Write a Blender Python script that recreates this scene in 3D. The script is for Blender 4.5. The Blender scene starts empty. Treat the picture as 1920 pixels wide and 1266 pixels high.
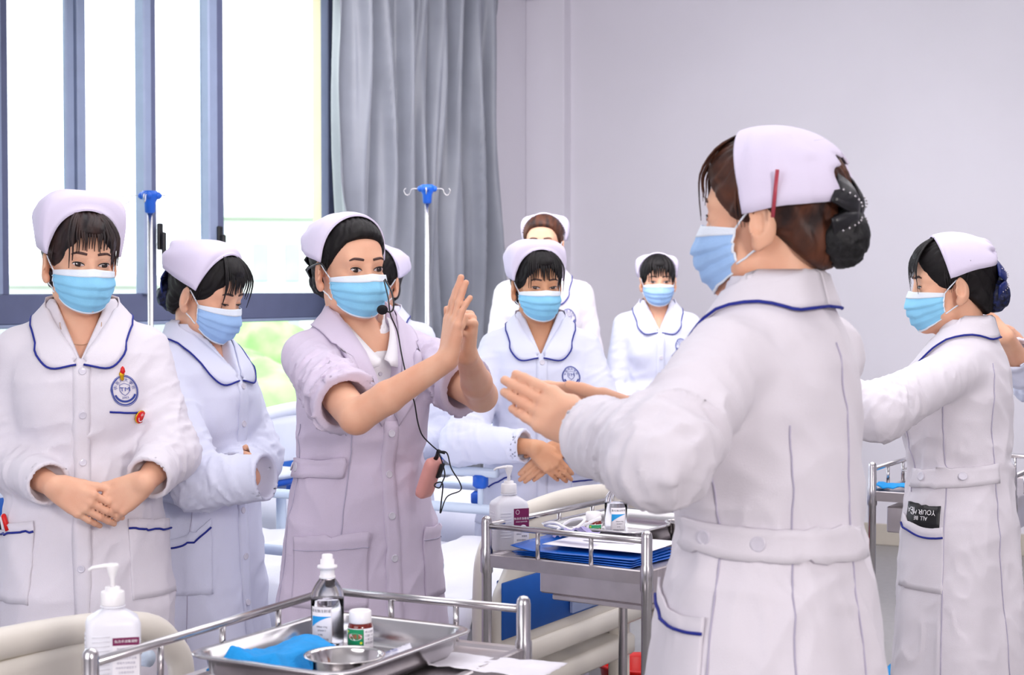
import bpy, math, random
import numpy as np
from mathutils import Vector, Matrix
PI = math.pi
sc = bpy.context.scene
COL = sc.collection

# ------------------------------------------------------------------ camera
F = 3100.0            # focal length in pixels of the 1920 wide frame
EYE = 1.45            # camera height
PITCH = math.atan(93.0 / F)
cam_d = bpy.data.cameras.new('camera')
cam_d.sensor_width = 36.0
cam_d.lens = F / 1920.0 * 36.0
cam_d.clip_start = 0.05
cam_d.clip_end = 500
cam_d.dof.use_dof = True
cam_d.dof.focus_distance = 3.75
cam_d.dof.aperture_fstop = 8.0
cam = bpy.data.objects.new('camera', cam_d)
COL.objects.link(cam)
cam.location = (0, 0, EYE)
cam.rotation_euler = (PI / 2 - PITCH, 0, 0)
sc.camera = cam

# ------------------------------------------------------------------ world
w = bpy.data.worlds.new('world')
sc.world = w
w.use_nodes = True
nt = w.node_tree
bg = nt.nodes['Background']
bg.inputs[0].default_value = (0.90, 0.95, 1.0, 1)
bg.inputs[1].default_value = 2.6


def area(name, loc, look, sx, sy, power, col):
    l = bpy.data.lights.new(name, 'AREA')
    l.shape = 'RECTANGLE'
    l.size = sx
    l.size_y = sy
    l.energy = power
    l.color = col
    o = bpy.data.objects.new(name, l)
    COL.objects.link(o)
    o.location = loc
    d = Vector(look) - Vector(loc)
    o.rotation_euler = d.to_track_quat('-Z', 'Y').to_euler()
    return o


# windows and doors of the side behind the camera, and the photographer's bounced flash
area('window_light', (-2.2, 0.2, 2.0), (-0.4, 4.2, 1.1), 2.4, 2.0, 38, (0.98, 0.96, 1.0))
area('flash_light', (2.3, -2.8, 2.7), (0.6, 7.0, 1.3), 1.1, 1.0, 112, (1.0, 0.93, 0.90))
area('ceiling_tubes_light', (1.0, 4.2, 3.2), (1.0, 4.2, 0.0), 4.4, 4.0, 68, (1.0, 0.96, 0.99))
area('wall_wash_fill', (0.4, 7.0, 3.2), (0.9, 8.9, 0.9), 3.0, 2.4, 82, (1.0, 0.96, 0.99))  # added fill lamp, tilted at the far wall to brighten it without the coats

vs = sc.view_settings
vs.view_transform = 'Standard'
vs.look = 'None'
vs.gamma = 1.0
vs.use_curve_mapping = False
vs.exposure = 0.40
sc.cycles.use_denoising = True
sc.cycles.max_bounces = 8
sc.cycles.transparent_max_bounces = 12


def P(px, py, Y):
    """world point seen at pixel (px, py) on the plane at distance Y"""
    dx = (px - 960.0) / F
    dz = -(py - 633.0) / F
    c, s = math.cos(PITCH), math.sin(PITCH)
    y = c + dz * s
    z = -s + dz * c
    return np.array((dx / y * Y, Y, EYE + z / y * Y))


# ------------------------------------------------------------------ materials
MATS = {}


def srgb(r, g, b):
    f = lambda c: (c / 255.0) / 12.92 if c <= 10 else (((c / 255.0) + 0.055) / 1.055) ** 2.4
    return (f(r), f(g), f(b), 1)


def mat(name, rgb, rough=0.6, metal=0.0, noise=0.0, nscale=40.0, bump=0.0, bscale=200.0, sss=0.0,
        trans=0.0, ior=1.45, alpha=1.0, emit=0.0, stretch=None, spec=None, coat=0.0, rgb2=None, sheen=0.0):
    if name in MATS:
        return MATS[name]
    m = bpy.data.materials.new(name)
    m.use_nodes = True
    t = m.node_tree
    b = t.nodes['Principled BSDF']
    c = srgb(*rgb)
    b.inputs['Base Color'].default_value = c
    b.inputs['Roughness'].default_value = rough
    b.inputs['Metallic'].default_value = metal
    b.inputs['IOR'].default_value = ior
    if spec is not None:
        b.inputs['Specular IOR Level'].default_value = spec
    if trans:
        b.inputs['Transmission Weight'].default_value = trans
    if alpha < 1:
        b.inputs['Alpha'].default_value = alpha
    if coat:
        b.inputs['Coat Weight'].default_value = coat
        b.inputs['Coat Roughness'].default_value = 0.1
    if sheen:
        b.inputs['Sheen Weight'].default_value = sheen
    if sss:
        b.inputs['Subsurface Weight'].default_value = sss
        b.inputs['Subsurface Radius'].default_value = (0.012, 0.005, 0.003)
        b.inputs['Subsurface Scale'].default_value = 1.0
    if emit:
        b.inputs['Emission Color'].default_value = c
        b.inputs['Emission Strength'].default_value = emit
    if noise or bump:
        tc = t.nodes.new('ShaderNodeTexCoord')
        mp = t.nodes.new('ShaderNodeMapping')
        t.links.new(tc.outputs['Object'], mp.inputs['Vector'])
        if stretch:
            mp.inputs['Scale'].default_value = stretch
    if noise:
        n = t.nodes.new('ShaderNodeTexNoise')
        n.inputs['Scale'].default_value = nscale
        n.inputs['Detail'].default_value = 4
        t.links.new(mp.outputs[0], n.inputs['Vector'])
        mx = t.nodes.new('ShaderNodeMix')
        mx.data_type = 'RGBA'
        cr = t.nodes.new('ShaderNodeMapRange')
        cr.inputs[1].default_value = 0.35
        cr.inputs[2].default_value = 0.65
        t.links.new(n.outputs[0], cr.inputs[0])
        t.links.new(cr.outputs[0], mx.inputs[0])
        if rgb2:
            lo, hi = srgb(*rgb2), c
        else:
            lo = tuple(x * (1 - noise) for x in c[:3]) + (1,)
            hi = tuple(min(1, x * (1 + noise * 0.5)) for x in c[:3]) + (1,)
        mx.inputs[6].default_value = lo
        mx.inputs[7].default_value = hi
        t.links.new(mx.outputs[2], b.inputs['Base Color'])
    if bump:
        n2 = t.nodes.new('ShaderNodeTexNoise')
        n2.inputs['Scale'].default_value = bscale
        n2.inputs['Detail'].default_value = 3
        t.links.new(mp.outputs[0], n2.inputs['Vector'])
        bp = t.nodes.new('ShaderNodeBump')
        bp.inputs['Strength'].default_value = bump
        bp.inputs['Distance'].default_value = 0.002
        t.links.new(n2.outputs[0], bp.inputs['Height'])
        t.links.new(bp.outputs[0], b.inputs['Normal'])
    MATS[name] = m
    return m


M = dict(
    wall=mat('wall_paint', (222, 219, 228), 0.85, noise=0.03, nscale=1.2, bump=0.15, bscale=120),
    ceil=mat('ceiling_paint', (235, 235, 240), 0.9, noise=0.02, nscale=2),
    floor=mat('floor_vinyl', (150, 148, 148), 0.35, noise=0.08, nscale=30),
    skirt=mat('skirting_beige', (190, 182, 170), 0.6, noise=0.04, nscale=8),
    alu=mat('window_aluminium', (92, 98, 128), 0.45, metal=0.1, noise=0.05, nscale=10),
    alul=mat('window_aluminium_pale', (140, 152, 180), 0.4, metal=0.1, noise=0.05, nscale=10),
    black=mat('black_plastic', (22, 22, 26), 0.4, noise=0.1, nscale=30),
    skin=mat('skin', (232, 182, 152), 0.5, sss=0.12, noise=0.10, nscale=14, rgb2=(226, 168, 138), bump=0.15, bscale=420),
    skin2=mat('skin_tan', (214, 160, 124), 0.5, sss=0.12, noise=0.10, nscale=14, rgb2=(204, 146, 110), bump=0.15, bscale=420),
    white=mat('coat_cotton', (227, 222, 230), 0.85, noise=0.025, nscale=6, bump=0.35, bscale=700, sheen=0.1),
    white2=mat('coat_cotton_cool', (220, 223, 242), 0.85, noise=0.025, nscale=6, bump=0.35, bscale=700, sheen=0.1),
    lilac=mat('coat_cotton_lilac', (214, 202, 222), 0.85, noise=0.03, nscale=6, bump=0.35, bscale=700, sheen=0.1),
    cap=mat('cap_cotton', (226, 218, 240), 0.8, noise=0.02, nscale=8, bump=0.25, bscale=900),
    shirt=mat('shirt_cotton', (242, 240, 244), 0.8, noise=0.02, nscale=8, bump=0.2, bscale=600),
    piping=mat('navy_piping', (18, 34, 138), 0.6, noise=0.1, nscale=60),
    badge=mat('badge_print_blue', (48, 66, 150), 0.6, noise=0.1, nscale=90),
    button=mat('button_pearl', (214, 210, 222), 0.2, noise=0.04, nscale=60, coat=0.6),
    seam=mat('seam_thread', (188, 182, 204), 0.8, noise=0.05, nscale=60),
    dark=mat('opening_shadow_cloth', (120, 112, 138), 0.9, noise=0.05, nscale=60),
    mask=mat('mask_blue', (140, 206, 240), 0.75, noise=0.04, nscale=20, bump=0.3, bscale=500),
    mask2=mat('mask_pale_blue', (158, 194, 238), 0.75, noise=0.04, nscale=20, bump=0.3, bscale=500),
    maskw=mat('mask_white', (228, 236, 246), 0.75, noise=0.02, nscale=20, bump=0.3, bscale=500),
    hair=mat('hair_black', (20, 16, 18), 0.55, spec=0.3, noise=0.5, nscale=55, stretch=(1, 0.25, 0.25), bump=0.6, bscale=130),
    hairb=mat('hair_brown', (92, 52, 34), 0.5, spec=0.35, noise=0.6, nscale=60, stretch=(1, 0.25, 0.25), bump=0.6, bscale=130, rgb2=(38, 24, 22)),
    hairm=mat('hair_dark_brown', (54, 36, 32), 0.5, spec=0.35, noise=0.5, nscale=60, stretch=(1, 0.25, 0.25), bump=0.6, bscale=130, rgb2=(26, 20, 22)),
    net=mat('hair_net_black', (18, 17, 20), 0.6, noise=0.6, nscale=140, bump=0.9, bscale=160),
    netb=mat('hair_net_navy', (22, 34, 84), 0.5, noise=0.7, nscale=110, bump=0.9, bscale=130, rgb2=(6, 8, 24)),
    bow=mat('bow_black', (30, 29, 34), 0.35, noise=0.2, nscale=40),
    bowb=mat('bow_navy', (26, 42, 112), 0.3, noise=0.2, nscale=40),
    bead=mat('bead_crystal', (215, 210, 215), 0.15, metal=0.7, noise=0.1, nscale=50),
    eyew=mat('eye_white', (216, 204, 204), 0.2, noise=0.02, nscale=80, coat=0.5),
    iris=mat('eye_iris', (36, 20, 16), 0.15, noise=0.2, nscale=300, coat=0.8),
    lash=mat('eye_lash', (30, 20, 20), 0.6, noise=0.1, nscale=100),
    lid=mat('eye_lid', (214, 148, 122), 0.5, noise=0.06, nscale=60),
    brow=mat('eye_brow', (82, 58, 54), 0.7, noise=0.3, nscale=200),
    steel=mat('stainless_steel', (205, 202, 204), 0.22, metal=1.0, noise=0.05, nscale=20),
    steelb=mat('stainless_steel_brushed', (205, 198, 200), 0.33, metal=1.0, noise=0.10, nscale=14, stretch=(1, 8, 1)),
    bowl=mat('stainless_steel_polished', (225, 222, 220), 0.10, metal=1.0, noise=0.02, nscale=20),
    cream=mat('bed_plastic_cream', (222, 216, 206), 0.45, noise=0.02, nscale=10),
    bwhite=mat('bed_plastic_white', (226, 232, 246), 0.35, noise=0.02, nscale=10),
    bblue=mat('bed_panel_blue', (10, 88, 178), 0.5, noise=0.05, nscale=12),
    blue=mat('plastic_blue', (28, 96, 206), 0.35, noise=0.05, nscale=20),
    red=mat('plastic_red', (214, 18, 14), 0.35, noise=0.05, nscale=20),
    sheet=mat('bed_sheet', (232, 232, 242), 0.9, noise=0.03, nscale=5, bump=0.3, bscale=400),
    rail=mat('bed_rail_enamel', (214, 228, 246), 0.3, noise=0.02, nscale=10),
    plast=mat('bottle_plastic_white', (232, 232, 240), 0.35, noise=0.02, nscale=20, sss=0.0),
    pump=mat('pump_plastic_white', (246, 244, 246), 0.3, noise=0.02, nscale=30),
    label=mat('label_paper', (238, 236, 242), 0.6, noise=0.02, nscale=30),
    maroon=mat('label_maroon', (118, 16, 78), 0.5, noise=0.05, nscale=40),
    ink=mat('print_ink', (70, 66, 92), 0.6, noise=0.1, nscale=90),
    inkw=mat('print_white', (246, 244, 246), 0.6, noise=0.02, nscale=90),
    inkr=mat('print_red', (206, 40, 34), 0.6, noise=0.1, nscale=90),
    green=mat('label_green', (10, 142, 92), 0.5, noise=0.05, nscale=40),
    yellow=mat('print_yellow', (206, 214, 40), 0.5, noise=0.05, nscale=40),
    cyan=mat('label_cyan', (30, 158, 228), 0.5, noise=0.05, nscale=40),
    amber=mat('amber_glass', (112, 26, 14), 0.08, noise=0.05, nscale=20, coat=0.8),
    clear=mat('clear_plastic', (252, 252, 255), 0.04, noise=0.01, nscale=20, trans=1.0, ior=1.10),
    water=mat('saline_water', (236, 240, 248), 0.02, noise=0.01, nscale=20, trans=1.0, ior=1.12),
    glass=mat('window_glass', (250, 252, 255), 0.02, noise=0.01, nscale=4, trans=1.0, ior=1.03),
    frost=mat('frosted_plastic', (190, 205, 240), 0.3, noise=0.03, nscale=20, alpha=0.45),
    drape=mat('drape_blue', (24, 152, 226), 0.8, noise=0.08, nscale=25, bump=0.5, bscale=300),
    folder=mat('folder_blue', (16, 92, 188), 0.25, noise=0.08, nscale=25),
    paper=mat('paper', (240, 238, 246), 0.7, noise=0.02, nscale=20),
    greyprint=mat('print_grey', (172, 170, 188), 0.7, noise=0.15, nscale=80),
    lavender=mat('wrapper_lavender', (176, 166, 216), 0.4, noise=0.15, nscale=60),
    bag=mat('bin_bag_black', (14, 14, 18), 0.25, noise=0.3, nscale=30, bump=0.8, bscale=60),
    pink=mat('amplifier_pink', (240, 170, 160), 0.35, noise=0.03, nscale=30),
    foam=mat('mic_foam', (16, 16, 22), 0.95, noise=0.3, nscale=300, bump=0.8, bscale=500),
    curtain=mat('curtain_grey', (140, 144, 156), 0.36, noise=0.08, nscale=5, bump=0.25, bscale=500, sheen=0.3),
    leaf=mat('tree_foliage', (160, 205, 130), 0.9, noise=0.35, nscale=1.2),
    bld=mat('far_building', (222, 220, 224), 0.9, noise=0.05, nscale=0.5),
    bldw=mat('far_building_window', (182, 186, 198), 0.6, noise=0.1, nscale=1),
    bark=mat('tree_bark', (150, 130, 110), 0.9, noise=0.2, nscale=6),
    ground=mat('ground_lawn', (170, 195, 150), 0.95, noise=0.2, nscale=0.3),
    jamb=mat('jamb_stone', (236, 218, 190), 0.8, noise=0.05, nscale=5),
    tclip=mat('hair_clip_red', (176, 62, 78), 0.35, noise=0.05, nscale=40),
    gold=mat('pin_gold', (226, 176, 30), 0.25, metal=0.6, noise=0.1, nscale=60),
    chain=mat('necklace_gold', (206, 170, 140), 0.25, metal=0.9, noise=0.05, nscale=60),
    shoe=mat('shoe_white', (226, 226, 232), 0.5, noise=0.03, nscale=20),
    rubber=mat('rubber_grey', (92, 90, 96), 0.7, noise=0.1, nscale=20),
)


# ------------------------------------------------------------------ mesh helpers
def obj(name, data, m=None, parent=None, smooth=True, mats=None):
    """data = (verts, faces[, material indices]); links ONE mesh object"""
    me = bpy.data.meshes.new(name)
    v, f = data[0], data[1]
    v = np.asarray(v, dtype=float)
    if isinstance(f, np.ndarray) and f.ndim == 2:
        n, k = f.shape
        me.vertices.add(len(v))
        me.vertices.foreach_set('co', v.ravel())
        me.loops.add(n * k)
        me.loops.foreach_set('vertex_index', f.ravel().astype(np.int32))
        me.polygons.add(n)
        me.polygons.foreach_set('loop_start', np.arange(0, n * k, k, dtype=np.int32))
        me.update(calc_edges=True)
    else:
        me.from_pydata(v.tolist(), [], [list(map(int, q)) for q in f])
    me.validate()
    if smooth:
        me.polygons.foreach_set('use_smooth', [True] * len(me.polygons))
    for mm in (mats or [m]):
        me.materials.append(mm)
    if len(data) > 2 and data[2] is not None and len(data[2]) == len(me.polygons):
        me.polygons.foreach_set('material_index', np.asarray(data[2], dtype=np.int32))
    o = bpy.data.objects.new(name, me)
    COL.objects.link(o)
    if parent is not None:
        o.parent = parent
    return o


def empty(name, loc=(0, 0, 0), rz=0.0, s=1.0):
    o = bpy.data.objects.new(name, None)
    COL.objects.link(o)
    o.location = tuple(loc)
    o.rotation_euler = (0, 0, rz)
    o.scale = (s, s, s)
    return o


def tag(o, label, cat, group=None, kind=None):
    o['label'] = label
    o['category'] = cat
    if group:
        o['group'] = group
    if kind:
        o['kind'] = kind
    return o


def join(*parts):
    V, Fc, MI, n = [], [], [], 0
    for p in parts:
        v = np.asarray(p[0], float)
        V.append(v)
        Fc += [[int(i) + n for i in q] for q in p[1]]
        MI += list(p[2]) if len(p) > 2 and p[2] is not None else [0] * len(p[1])
        n += len(v)
    return np.vstack(V), Fc, MI


def withm(d, i):
    return d[0], d[1], [i] * len(d[1])


def box(cx, cy, cz, sx, sy, sz, b=0.0):
    """bevelled box (chamfered by b)"""
    hx, hy, hz = sx / 2, sy / 2, sz / 2
    b = min(b, hx * 0.9, hy * 0.9, hz * 0.9)
    if b <= 0:
        v = [(cx + i * hx, cy + j * hy, cz + k * hz) for i in (-1, 1) for j in (-1, 1) for k in (-1, 1)]
        f = [(0, 1, 3, 2), (4, 6, 7, 5), (0, 4, 5, 1), (2, 3, 7, 6), (0, 2, 6, 4), (1, 5, 7, 3)]
        return v, f
    ring = []
    for (z, ins) in ((-hz, b), (-hz + b, 0), (hz - b, 0), (hz, b)):
        x, y = hx - ins, hy - ins
        c = b if ins == 0 else b * 0.6
        ring.append([(cx + px, cy + py, cz + z) for px, py in
                     ((-x + c, -y), (x - c, -y), (x, -y + c), (x, y - c), (x - c, y), (-x + c, y), (-x, y - c), (-x, -y + c))])
    v = [p for r in ring for p in r]
    f = []
    for r in range(3):
        for i in range(8):
            j = (i + 1) % 8
            f.append((r * 8 + i, r * 8 + j, (r + 1) * 8 + j, (r + 1) * 8 + i))
    f.append(tuple(reversed(range(8))))
    f.append(tuple(range(24, 32)))
    return v, f


def lathe(prof, n=24, c=(0, 0, 0), sx=1.0, sy=1.0, close=True):
    """prof = [(r, z)...] bottom to top"""
    v, f = [], []
    for r, z in prof:
        for i in range(n):
            a = 2 * PI * i / n
            v.append((c[0] + r * math.cos(a) * sx, c[1] + r * math.sin(a) * sy, c[2] + z))
    m = len(prof)
    for k in range(m - 1):
        for i in range(n):
            j = (i + 1) % n
            f.append((k * n + i, k * n + j, (k + 1) * n + j, (k + 1) * n + i))
    if close:
        f.append(tuple(reversed(range(n))))
        f.append(tuple(range((m - 1) * n, m * n)))
    return v, f


def tube(pts, r, n=8, cap=True, closed=False, flat=1.0, up=None):
    pts = [np.asarray(p, float) for p in pts]
    m = len(pts)
    rr = r if hasattr(r, '__len__') else [r] * m
    T = []
    for i in range(m):
        a = pts[(i - 1) % m] if (closed or i > 0) else pts[0]
        b = pts[(i + 1) % m] if (closed or i < m - 1) else pts[-1]
        d = b - a
        T.append(d / (np.linalg.norm(d) + 1e-12))
    ref = np.array(up if up is not None else (0, 0, 1.0), float)
    if abs(ref @ T[0]) > 0.95 and up is None:
        ref = np.array((1.0, 0, 0))
    N = ref - (ref @ T[0]) * T[0]
    N /= np.linalg.norm(N) + 1e-12
    v, f = [], []
    for i in range(m):
        N = (ref if up is not None else N) - ((ref if up is not None else N) @ T[i]) * T[i]
        N /= np.linalg.norm(N) + 1e-12
        B = np.cross(T[i], N)
        for k in range(n):
            a = 2 * PI * k / n
            v.append(pts[i] + rr[i] * (math.cos(a) * flat * N + math.sin(a) * B))
    rng = m if closed else m - 1
    for i in range(rng):
        i2 = (i + 1) % m
        for k in range(n):
            j = (k + 1) % n
            f.append((i * n + k, i * n + j, i2 * n + j, i2 * n + k))
    if cap and not closed:
        f.append(tuple(reversed(range(n))))
        f.append(tuple(range((m - 1) * n, m * n)))
    return v, f


def rod(a, b, r, n=12):
    return tube([a, b], r, n)


def grid(Pts, thick=None):
    """Pts array (a, b, 3) -> quads; thick adds a back layer along -normal"""
    Pts = np.asarray(Pts, float)
    a, b = Pts.shape[:2]
    idx = np.arange(a * b).reshape(a, b)
    q = np.stack([idx[:-1, :-1], idx[1:, :-1], idx[1:, 1:], idx[:-1, 1:]], -1).reshape(-1, 4)
    v = Pts.reshape(-1, 3)
    if thick is None:
        return v, q.tolist()
    du = np.gradient(Pts, axis=0)
    dv = np.gradient(Pts, axis=1)
    n = np.cross(du, dv)
    n /= np.linalg.norm(n, axis=2, keepdims=True) + 1e-12
    back = (Pts - n * thick).reshape(-1, 3)
    N = a * b
    q2 = (q[:, ::-1] + N).tolist()
    f = q.tolist() + q2
    per = list(idx[0, :]) + list(idx[1:, -1]) + list(idx[-1, :-1][::-1]) + list(idx[1:-1, 0][::-1])
    for i in range(len(per)):
        p, r = int(per[i]), int(per[(i + 1) % len(per)])
        f.append((p, r, r + N, p + N))
    return np.vstack([v, back]), f


def spline(pts, n):
    """Catmull-Rom through points, n samples"""
    p = [np.asarray(q, float) for q in pts]
    p = [2 * p[0] - p[1]] + p + [2 * p[-1] - p[-2]]
    m = len(p) - 3
    out = []
    for i in range(n):
        t = i / (n - 1) * m
        k = min(int(t), m - 1)
        t -= k
        a, b, c, d = p[k:k + 4]
        out.append(0.5 * ((2 * b) + (-a + c) * t + (2 * a - 5 * b + 4 * c - d) * t * t + (-a + 3 * b - 3 * c + d) * t ** 3))
    return np.array(out)


def text_mesh(s, size):
    """flat text as (verts, faces) in the xy plane, centred"""
    cu = bpy.data.curves.new('text', 'FONT')
    cu.body = s
    cu.size = size
    cu.align_x = 'CENTER'
    cu.align_y = 'CENTER'
    cu.resolution_u = 2
    o = bpy.data.objects.new('text', cu)
    me = bpy.data.meshes.new_from_object(o)
    v = np.array([x.co[:] for x in me.vertices]).reshape(-1, 3)
    f = [tuple(p.vertices) for p in me.polygons]
    bpy.data.objects.remove(o)
    bpy.data.curves.remove(cu)
    bpy.data.meshes.remove(me)
    return v, f


def xf(d, loc=(0, 0, 0), rot=None, s=1.0):
    v = np.asarray(d[0], float) * s
    if rot is not None:
        R = np.array(Matrix.Rotation(rot[0], 3, rot[1])) if isinstance(rot, tuple) else np.asarray(rot)
        v = v @ R.T
    return (v + np.asarray(loc),) + tuple(d[1:])


# ------------------------------------------------------------------ signed distance surfaces (people, cloth)
MARG = 0.05


def rot3(yaw=0, pitch=0, roll=0):
    """yaw about z, then pitch (nose down positive) about x, roll about y"""
    return np.array(Matrix.Rotation(yaw, 3, 'Z') @ Matrix.Rotation(-pitch, 3, 'X') @ Matrix.Rotation(roll, 3, 'Y'))


class Cap:
    def __init__(s, a, b, ra, rb):
        s.a, s.b = np.asarray(a, float), np.asarray(b, float)
        s.ra, s.rb = ra, rb
        r = max(ra, rb)
        s.lo = np.minimum(s.a, s.b) - r
        s.hi = np.maximum(s.a, s.b) + r

    def __call__(s, p):
        ab = s.b - s.a
        t = np.clip((p - s.a) @ ab / max(ab @ ab, 1e-12), 0, 1)
        q = p - s.a - t[:, None] * ab
        return np.sqrt((q * q).sum(1)) - (s.ra + t * (s.rb - s.ra))


class Ell:
    def __init__(s, c, r, R=None):
        s.c, s.r, s.R = np.asarray(c, float), np.asarray(r, float), R
        m = s.r if R is None else np.full(3, s.r.max())
        s.lo, s.hi = s.c - m, s.c + m

    def __call__(s, p):
        q = p - s.c
        if s.R is not None:
            q = q @ s.R
        k0 = np.sqrt(((q / s.r) ** 2).sum(1))
        k1 = np.sqrt(((q / s.r ** 2) ** 2).sum(1)) + 1e-9
        return np.where(k0 < 0.2, (k0 - 1) * s.r.min(), k0 * (k0 - 1) / k1)


class Stack:
    """body of elliptical sections along z"""
    def __init__(s, rows, wrinkle=None):
        s.t = np.array(rows, float)      # z, rx, ry, cy
        s.wr = wrinkle
        s.lo = np.array((-s.t[:, 1].max(), (s.t[:, 3] - s.t[:, 2]).min(), s.t[0, 0]))
        s.hi = np.array((s.t[:, 1].max(), (s.t[:, 3] + s.t[:, 2]).max(), s.t[-1, 0]))

    def __call__(s, p):
        z = p[:, 2]
        rx = np.interp(z, s.t[:, 0], s.t[:, 1])
        ry = np.interp(z, s.t[:, 0], s.t[:, 2])
        cy = np.interp(z, s.t[:, 0], s.t[:, 3])
        x, y = p[:, 0], p[:, 1] - cy
        k = np.sqrt((x / rx) ** 2 + (y / ry) ** 2) + 1e-9
        g = np.sqrt((x / rx ** 2) ** 2 + (y / ry ** 2) ** 2) / k + 1e-6
        d = (k - 1) / g
        d = np.where(k < 0.3, -rx * 0.7, d)
        if s.wr is not None:
            m = np.abs(d) < 0.04
            if m.any():
                d[m] -= s.wr(p[m])
        dz = np.maximum(s.t[0, 0] - z, z - s.t[-1, 0])
        return np.maximum(d, dz)


class Un:
    def __init__(s, k, *ch):
        s.k, s.ch = k, [c for c in ch if c is not None]
        s.lo = np.min([c.lo for c in s.ch], 0)
        s.hi = np.max([c.hi for c in s.ch], 0)

    def __call__(s, p):
        d = np.full(len(p), 0.3)
        for c in s.ch:
            m = ((p > c.lo - MARG) & (p < c.hi + MARG)).all(1)
            if not m.any():
                continue
            e = c(p[m])
            a = d[m]
            if s.k > 0:
                h = np.clip(0.5 + 0.5 * (a - e) / s.k, 0, 1)
                d[m] = a * (1 - h) + e * h - s.k * h * (1 - h)
            else:
                d[m] = np.minimum(a, e)
        return d


class Sub:
    def __init__(s, a, b, k=0.004):
        s.a, s.b, s.k = a, b, k
        s.lo, s.hi = a.lo, a.hi

    def __call__(s, p):
        d = s.a(p)
        m = ((p > s.b.lo - 0.02) & (p < s.b.hi + 0.02)).all(1)
        if m.any():
            e = -s.b(p[m])
            a = d[m]
            h = np.clip(0.5 - 0.5 * (a - e) / s.k, 0, 1)
            d[m] = a * (1 - h) + e * h + s.k * h * (1 - h)
        return d


class Fn:
    def __init__(s, f, lo, hi):
        s.f, s.lo, s.hi = f, np.asarray(lo, float), np.asarray(hi, float)

    def __call__(s, p):
        return s.f(p)


class Xf:
    def __init__(s, c, R, t):
        s.c, s.R, s.t = c, np.asarray(R), np.asarray(t, float)
        cor = np.array([[(c.lo, c.hi)[i][0], (c.lo, c.hi)[j][1], (c.lo, c.hi)[k][2]] for i in (0, 1) for j in (0, 1) for k in (0, 1)])
        w_ = cor @ s.R.T + s.t
        s.lo, s.hi = w_.min(0), w_.max(0)

    def __call__(s, p):
        return s.c((p - s.t) @ s.R)


def grad(f, p, e=0.0015):
    g = np.empty_like(p)
    for i in range(3):
        q = p.copy()
        q[:, i] += e
        r = p.copy()
        r[:, i] -= e
        g[:, i] = (f(q) - f(r)) / (2 * e)
    return g


def snap(f, p, off=0.0, it=3):
    """move points onto the surface f = off"""
    p = np.array(p, float).reshape(-1, 3)
    for _ in range(it):
        g = grad(f, p)
        n2 = np.clip((g * g).sum(1), 0.25, 4)
        d = np.clip(f(p) - off, -0.03, 0.03)
        p = p - (d / n2)[:, None] * g
    return p


def push(f, p, off):
    """push points outwards to at least off from f"""
    p = np.array(p, float).reshape(-1, 3)
    for _ in range(3):
        d = f(p)
        g = grad(f, p)
        n2 = np.clip((g * g).sum(1), 0.25, 4)
        p = p + (np.maximum(off - d, 0) / n2)[:, None] * g
    return p


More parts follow.
